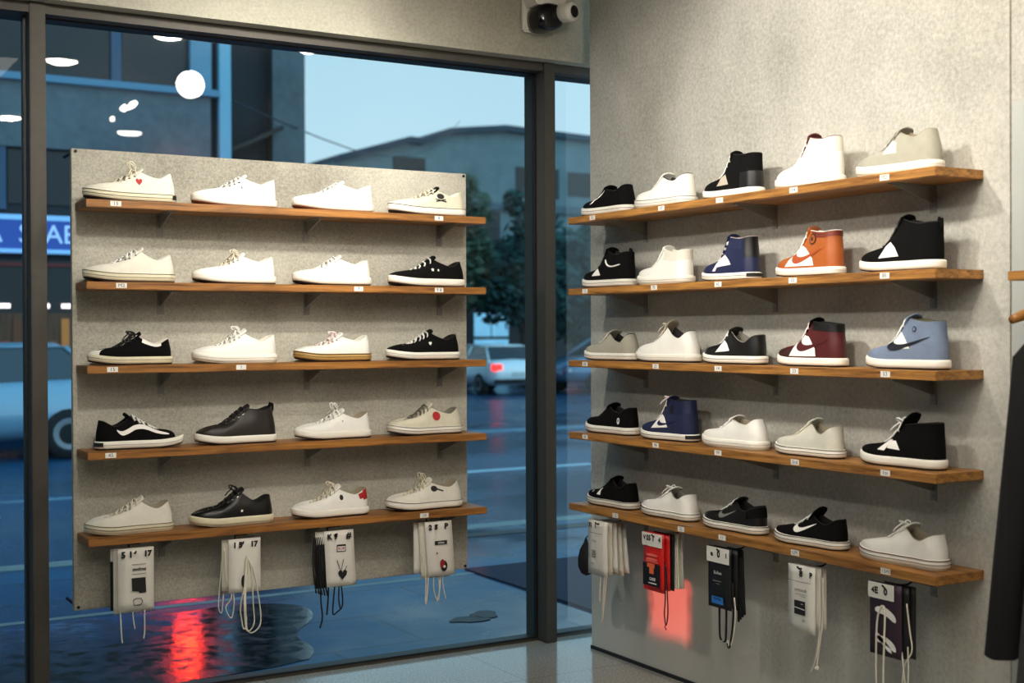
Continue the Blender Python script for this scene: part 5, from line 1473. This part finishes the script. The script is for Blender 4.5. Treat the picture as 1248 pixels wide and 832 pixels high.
for x in (2.9, 3.2, 3.5, 4.1, 4.45):
    MB().box(x, x + .16, -.12, -.08, 1.83, 1.90).build('lamp', mat('pinkish_lamp', (255, 220, 220), .5, emit=(255, 226, 222), estr=2.2), t)
MB().box(-8, 6.6, -.10, -.05, 2.50, 2.55).build('red_strip', mat('dull_red_strip', (110, 28, 34), .6), t)
t = thing('shop_sign', 'long blue lit shop sign with pale letters across the road', 'sign', (2.5, 21.72, 2.70))
MB().box(-10, 4.2, 0, .2, 0, .56).build('panel', mat('blue_sign', (24, 60, 132), .5, emit=(30, 84, 190), estr=.35), t)
MB().box(-10, 4.2, -.03, .2, .50, .58).build('lit_edge', mat('pale_blue_edge', (120, 170, 220), .5, emit=(120, 180, 235), estr=.5), t)
MB().box(-10, 4.2, -.03, .2, -.02, .04).build('lit_edge', mat('pale_blue_edge', (120, 170, 220), .5, emit=(120, 180, 235), estr=.5), t)
text_mesh('lettering', "NAB  LASBA  SLABA", .42, mat('sign_letters', (170, 200, 235), .5, emit=(150, 190, 240), estr=.55), t, .6, .27, -.02)
t = thing('neon_sign', 'round red neon sign on the office building mirrored in the wet sidewalk', 'sign', (6.42, 21.70, 3.86))
MB().lathe([(.16, -.03), (.16, .03), (.13, .05)], 28, Matrix.Rotation(PI / 2, 4, 'X')).build('disc', mat('red_neon', (255, 40, 20), .5, emit=(255, 42, 20), estr=80), t)
MB().lathe([(.20, .035), (.20, -.02), (.21, .06)], 28, Matrix.Translation((0, .1, 0)) @ Matrix.Rotation(PI / 2, 4, 'X')).build('back_case', M_blackmetal, t)
t = thing('tower_block', 'blue grey tower slab beside the office building', 'building', (0, 26.5, -.02))
MB().box(4.5, 9.62, 0, 10, 0, 18).build('wall', mat('dark_tower_side', (22, 34, 42), .8, noise=.15, nscale=.8), t)
MB().box(9.62, 10.34, -.3, 10, 0, 18).build('slab', M_bconc, t)
mb = MB().add([(8.3, -.6, 4.95), (9.75, -.6, 5.65), (9.75, -.6, 5.75), (8.3, -.6, 5.05), (8.3, 0, 4.95), (9.75, 0, 5.65), (9.75, 0, 5.75), (8.3, 0, 5.05)], [(0, 1, 2, 3), (4, 7, 6, 5), (0, 4, 5, 1), (1, 5, 6, 2), (2, 6, 7, 3), (3, 7, 4, 0)])
mb.build('stair_rail', M_blackmetal, t)

# ---- far buildings at right
t = thing('warehouse', 'long grey flat roofed building on the skyline behind the trees', 'building', (0, 60, -.1))
prof = [(25.2, 0), (25.2, 9.9), (29.2, 11.1), (29.9, 11.05), (31.5, 11.7), (34.8, 12.1), (47, 11.7), (60, 11.4), (60, 0)]
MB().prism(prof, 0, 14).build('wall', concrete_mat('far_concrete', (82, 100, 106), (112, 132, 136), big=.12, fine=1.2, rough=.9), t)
mb = MB()
tp = prof[1:-1]
for i in range(len(tp) - 1):
    (xa, za), (xb, zb) = tp[i], tp[i + 1]
    mb.add([(xa, -.4, za), (xb, -.4, zb), (xb, -.4, zb + .32), (xa, -.4, za + .32), (xa, 14, za), (xb, 14, zb), (xb, 14, zb + .32), (xa, 14, za + .32)], [(0, 1, 2, 3), (4, 7, 6, 5), (0, 4, 5, 1), (1, 5, 6, 2), (2, 6, 7, 3), (3, 7, 4, 0)])
mb.build('roof_edge', mat('dark_roof_edge', (40, 60, 74), .8), t)
for x0, x1, z0, z1 in ((28.4, 30.2, 7.2, 10.4), (35.6, 38.3, 8.7, 10.3), (38.9, 41.5, 8.9, 10.2), (26.0, 27.6, 6.5, 8.6), (31.2, 34.6, 5.4, 7.8), (43, 47, 8.6, 10)):
    MB().box(x0, x1, -.06, .02, z0, z1).build('window', M_bglass, t)
MB().box(25.2, 60, -.25, 0, 7.9, 8.3).build('ledge', M_bconc, t)
t = thing('shop_row', 'low dark shop row behind the parked cars', 'building', (0, 38, -.1))
MB().box(14, 34, 0, 8, 0, 4.6).build('wall', M_bdark, t)
for x0, x1 in ((14.6, 17.2), (17.6, 20.2), (23.6, 26.0), (26.4, 30)):
    MB().box(x0, x1, -.05, .02, .4, 3.2).build('shop_window', M_bglass, t)
Mlit = mat('lit_poster', (150, 205, 230), .5, noise=.25, nscale=1.2, emit=(140, 205, 235), estr=.42)
for x0, x1, z0, z1 in ((20.9, 21.52, 1.35, 2.12), (21.58, 22.2, 1.35, 2.12), (20.9, 22.2, .6, 1.25)):
    MB().box(x0, x1, -.06, -.02, z0, z1).build('lit_window', Mlit, t)
for x0, x1 in ((24.6, 24.95), (25.05, 25.5)):
    MB().box(x0, x1, -.2, -.02, 2.08, 2.26).build('red_lamp', mat('red_lamp_glow', (220, 20, 16), .4, emit=(255, 24, 14), estr=3.0), t)

# ---- trees along the cross street
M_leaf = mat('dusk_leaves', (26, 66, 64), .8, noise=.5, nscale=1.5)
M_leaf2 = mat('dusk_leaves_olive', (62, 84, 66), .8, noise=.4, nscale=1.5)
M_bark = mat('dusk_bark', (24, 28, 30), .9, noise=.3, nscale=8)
def tree_obj(label, x, y, blobs, trunk_h, n, m, seed):
    rnd = random.Random(seed)
    t = thing('street_tree', label, 'tree', (x, y, -.1), 0, 'street trees across the road')
    mb = MB(); mb.tube([(0, 0, 0), (.05, 0, trunk_h * .5), (.0, .05, trunk_h), (.1, 0, trunk_h + 1.2)], [.16, .12, .10, .04], 8)
    for b_ in blobs:
        mb.tube([(0, 0, trunk_h * .8), (b_[0] * .5, b_[1] * .5, (trunk_h + b_[2]) * .5), (b_[0], b_[1], b_[2])], [.07, .05, .02], 6)
    mb.build('trunk', M_bark, t, True)
    V = []; F = []
    tot = sum(b_[3] ** 2 for b_ in blobs)
    for (bx, by, bz, r) in blobs:
        for _ in range(int(n * r * r / tot)):
            while True:
                p = Vector((rnd.uniform(-1, 1), rnd.uniform(-1, 1), rnd.uniform(-1, 1)))
                if .15 < p.length < 1:
                    break
            c = Vector((bx, by, bz)) + p * r
            a = Vector((rnd.gauss(0, 1), rnd.gauss(0, 1), rnd.gauss(0, 1))).normalized()
            b2 = a.orthogonal().normalized(); sz = rnd.uniform(.09, .2)
            k = len(V)
            V += [c - a * sz, c + b2 * sz * .5, c + a * sz, c - b2 * sz * .5]
            F.append((k, k + 1, k + 2, k + 3))
    obj_from('crown', V, F, m, t)
tree_obj('tall olive leaved street tree just beyond the board corner', 17.0, 31.5, [(0, 0, 3.6, .9), (.3, 0, 4.9, .6), (-.4, .3, 4.3, .7), (.5, .2, 3.0, .9), (.1, 0, 5.6, .3), (-.5, 0, 2.6, .8)], 2.2, 2600, M_leaf2, 3)
tree_obj('dense dark street tree left of the right window post', 18.6, 31.0, [(0, 0, 3.2, 1.1), (.5, .2, 4.3, .8), (-.6, 0, 2.5, .9), (.9, 0, 2.6, 1.0), (0, .3, 5.1, .4)], 1.8, 3200, M_leaf, 4)
tree_obj('dark street tree framed between window post and concrete wall', 20.9, 31.5, [(0, 0, 3.0, 1.1), (.7, .2, 3.9, .9), (-.6, 0, 3.7, .8), (.6, 0, 2.2, 1.1), (-.4, 0, 2.0, .9)], 1.8, 3400, M_leaf, 5)
t = MB(); cord(t, [(7.0, 21.9, 5.50), (15, 33, 6.3), (24, 47, 8.8), (32.0, 59.5, 12.3)], .022)
tag(t.build('overhead_cable', mat('cable_black', (40, 62, 78), .8)), 'thin overhead cable crossing the sky above the board', 'cable')

# ------------------------------------------------------------------ light
w = bpy.data.worlds.new('dusk_sky'); scene.world = w; w.use_nodes = True
N = w.node_tree.nodes; Lk = w.node_tree.links
bg = N['Background']
tc = N.new('ShaderNodeTexCoord'); sp = N.new('ShaderNodeSeparateXYZ'); cr = N.new('ShaderNodeValToRGB')
Lk.new(tc.outputs['Generated'], sp.inputs[0]); Lk.new(sp.outputs['Z'], cr.inputs['Fac'])
e = cr.color_ramp.elements
e[0].position = 0.0; e[0].color = (.66, .86, .93, 1)
e[1].position = .16; e[1].color = (.56, .80, .91, 1)
x = cr.color_ramp.elements.new(.45); x.color = (.34, .66, .82, 1)
x = cr.color_ramp.elements.new(1.0); x.color = (.24, .52, .74, 1)
Lk.new(cr.outputs['Color'], bg.inputs['Color']); mrw = N.new('ShaderNodeMapRange'); mrw.inputs[1].default_value = .15; mrw.inputs[2].default_value = -.7; mrw.inputs[3].default_value = 1.0; mrw.inputs[4].default_value = 2.0
Lk.new(sp.outputs['Y'], mrw.inputs[0]); Lk.new(mrw.outputs[0], bg.inputs['Strength'])

def spot(name, loc, target, watt, size, blend=.9, color=(1.0, .955, .865), radius=.08):
    l = bpy.data.lights.new(name, 'SPOT'); l.energy = watt; l.spot_size = math.radians(size); l.spot_blend = blend
    l.color = color; l.shadow_soft_size = radius
    o = bpy.data.objects.new(name, l); COL.objects.link(o); o.location = loc
    o.rotation_euler = (Vector(target) - Vector(loc)).to_track_quat('-Z', 'Y').to_euler()
    return o
spot('spot_lamp', (0.95, 2.30, 3.10), (1.75, 4.87, 1.95), 205, 58)
spot('spot_lamp', (2.05, 2.95, 3.10), (1.85, 4.87, 2.12), 225, 48)
spot('spot_lamp', (2.85, 2.95, 3.10), (2.1, 4.87, 1.80), 40, 60)
spot('spot_lamp', (0.85, 3.45, 3.10), (3.23, 3.25, 2.14), 240, 52)
spot('spot_lamp', (1.00, 2.00, 3.10), (3.23, 3.3, 2.0), 160, 54)
spot('spot_lamp', (-.4, 2.9, 3.10), (3.23, 3.6, 2.0), 150, 44)
spot('spot_lamp', (0.95, 4.2, 3.10), (3.23, 4.4, 1.5), 90, 60)
a = bpy.data.lights.new('room_fill', 'AREA'); a.energy = 95; a.size = 2.6; a.color = (1, .94, .84)  # soft fill added for the rest of the shop lighting, no fixture
ao = bpy.data.objects.new('room_fill', a); COL.objects.link(ao); ao.location = (.2, .2, 3.12)

l = bpy.data.lights.new('red_lamp', 'SPOT'); l.energy = 130; l.spot_size = math.radians(30); l.spot_blend = .1; l.color = (1, .10, .07); l.shadow_soft_size = .01  # unseen red spot added, masked to throw a ragged patch on the wall
l.use_nodes = True
ln = l.node_tree.nodes; ll = l.node_tree.links
em = ln['Emission']
tcn = ln.new('ShaderNodeTexCoord'); sx = ln.new('ShaderNodeSeparateXYZ'); ll.new(tcn.outputs['Normal'], sx.inputs[0])
nz = ln.new('ShaderNodeTexNoise'); nz.inputs['Scale'].default_value = 55; nz.inputs['Detail'].default_value = 5
ll.new(tcn.outputs['Normal'], nz.inputs['Vector'])
def edge(out, half, soft):
    ab = ln.new('ShaderNodeMath'); ab.operation = 'ABSOLUTE'; ll.new(out, ab.inputs[0])
    ad = ln.new('ShaderNodeMath'); ad.operation = 'MULTIPLY_ADD'; ad.inputs[1].default_value = soft * 1.6; ll.new(nz.outputs['Fac'], ad.inputs[0]); ll.new(ab.outputs[0], ad.inputs[2])
    mr = ln.new('ShaderNodeMapRange'); mr.inputs[1].default_value = half + soft; mr.inputs[2].default_value = half; ll.new(ad.outputs[0], mr.inputs[0])
    return mr.outputs[0]
ex = edge(sx.outputs['X'], .085, .03); ey = edge(sx.outputs['Y'], .085, .035)
mu = ln.new('ShaderNodeMath'); mu.operation = 'MULTIPLY'; ll.new(ex, mu.inputs[0]); ll.new(ey, mu.inputs[1])
ll.new(mu.outputs[0], em.inputs['Strength'])
ro = bpy.data.objects.new('red_lamp', l); COL.objects.link(ro)
ro.location = (1.6, 4.0, .28)
ro.rotation_euler = (Vector((3.23, 4.235, .285)) - Vector(ro.location)).to_track_quat('-Z', 'Y').to_euler()

# ------------------------------------------------------------------ camera
F_PX, yaw, pitch, roll = 1592.6466, .532138, .00739303, -.00401871
cam = bpy.data.cameras.new('camera'); co = bpy.data.objects.new('camera', cam); COL.objects.link(co)
cam.sensor_width = 36.0; cam.lens = F_PX / 1248.0 * 36.0
cam.clip_start = .05; cam.clip_end = 300
fw = Vector((math.sin(yaw) * math.cos(pitch), math.cos(yaw) * math.cos(pitch), -math.sin(pitch)))
rt = Vector((math.cos(yaw), -math.sin(yaw), 0))
upv = rt.cross(fw)
R_ = rt * math.cos(roll) + upv * math.sin(roll)
U_ = upv * math.cos(roll) - rt * math.sin(roll)
co.matrix_world = Matrix(((R_.x, U_.x, -fw.x, 0), (R_.y, U_.y, -fw.y, 0), (R_.z, U_.z, -fw.z, 1.4), (0, 0, 0, 1)))
cam.dof.use_dof = True; cam.dof.focus_distance = 4.9; cam.dof.aperture_fstop = 2.8
scene.camera = co
scene.view_settings.view_transform = 'Standard'
scene.view_settings.look = 'None'
scene.view_settings.exposure = 0.0
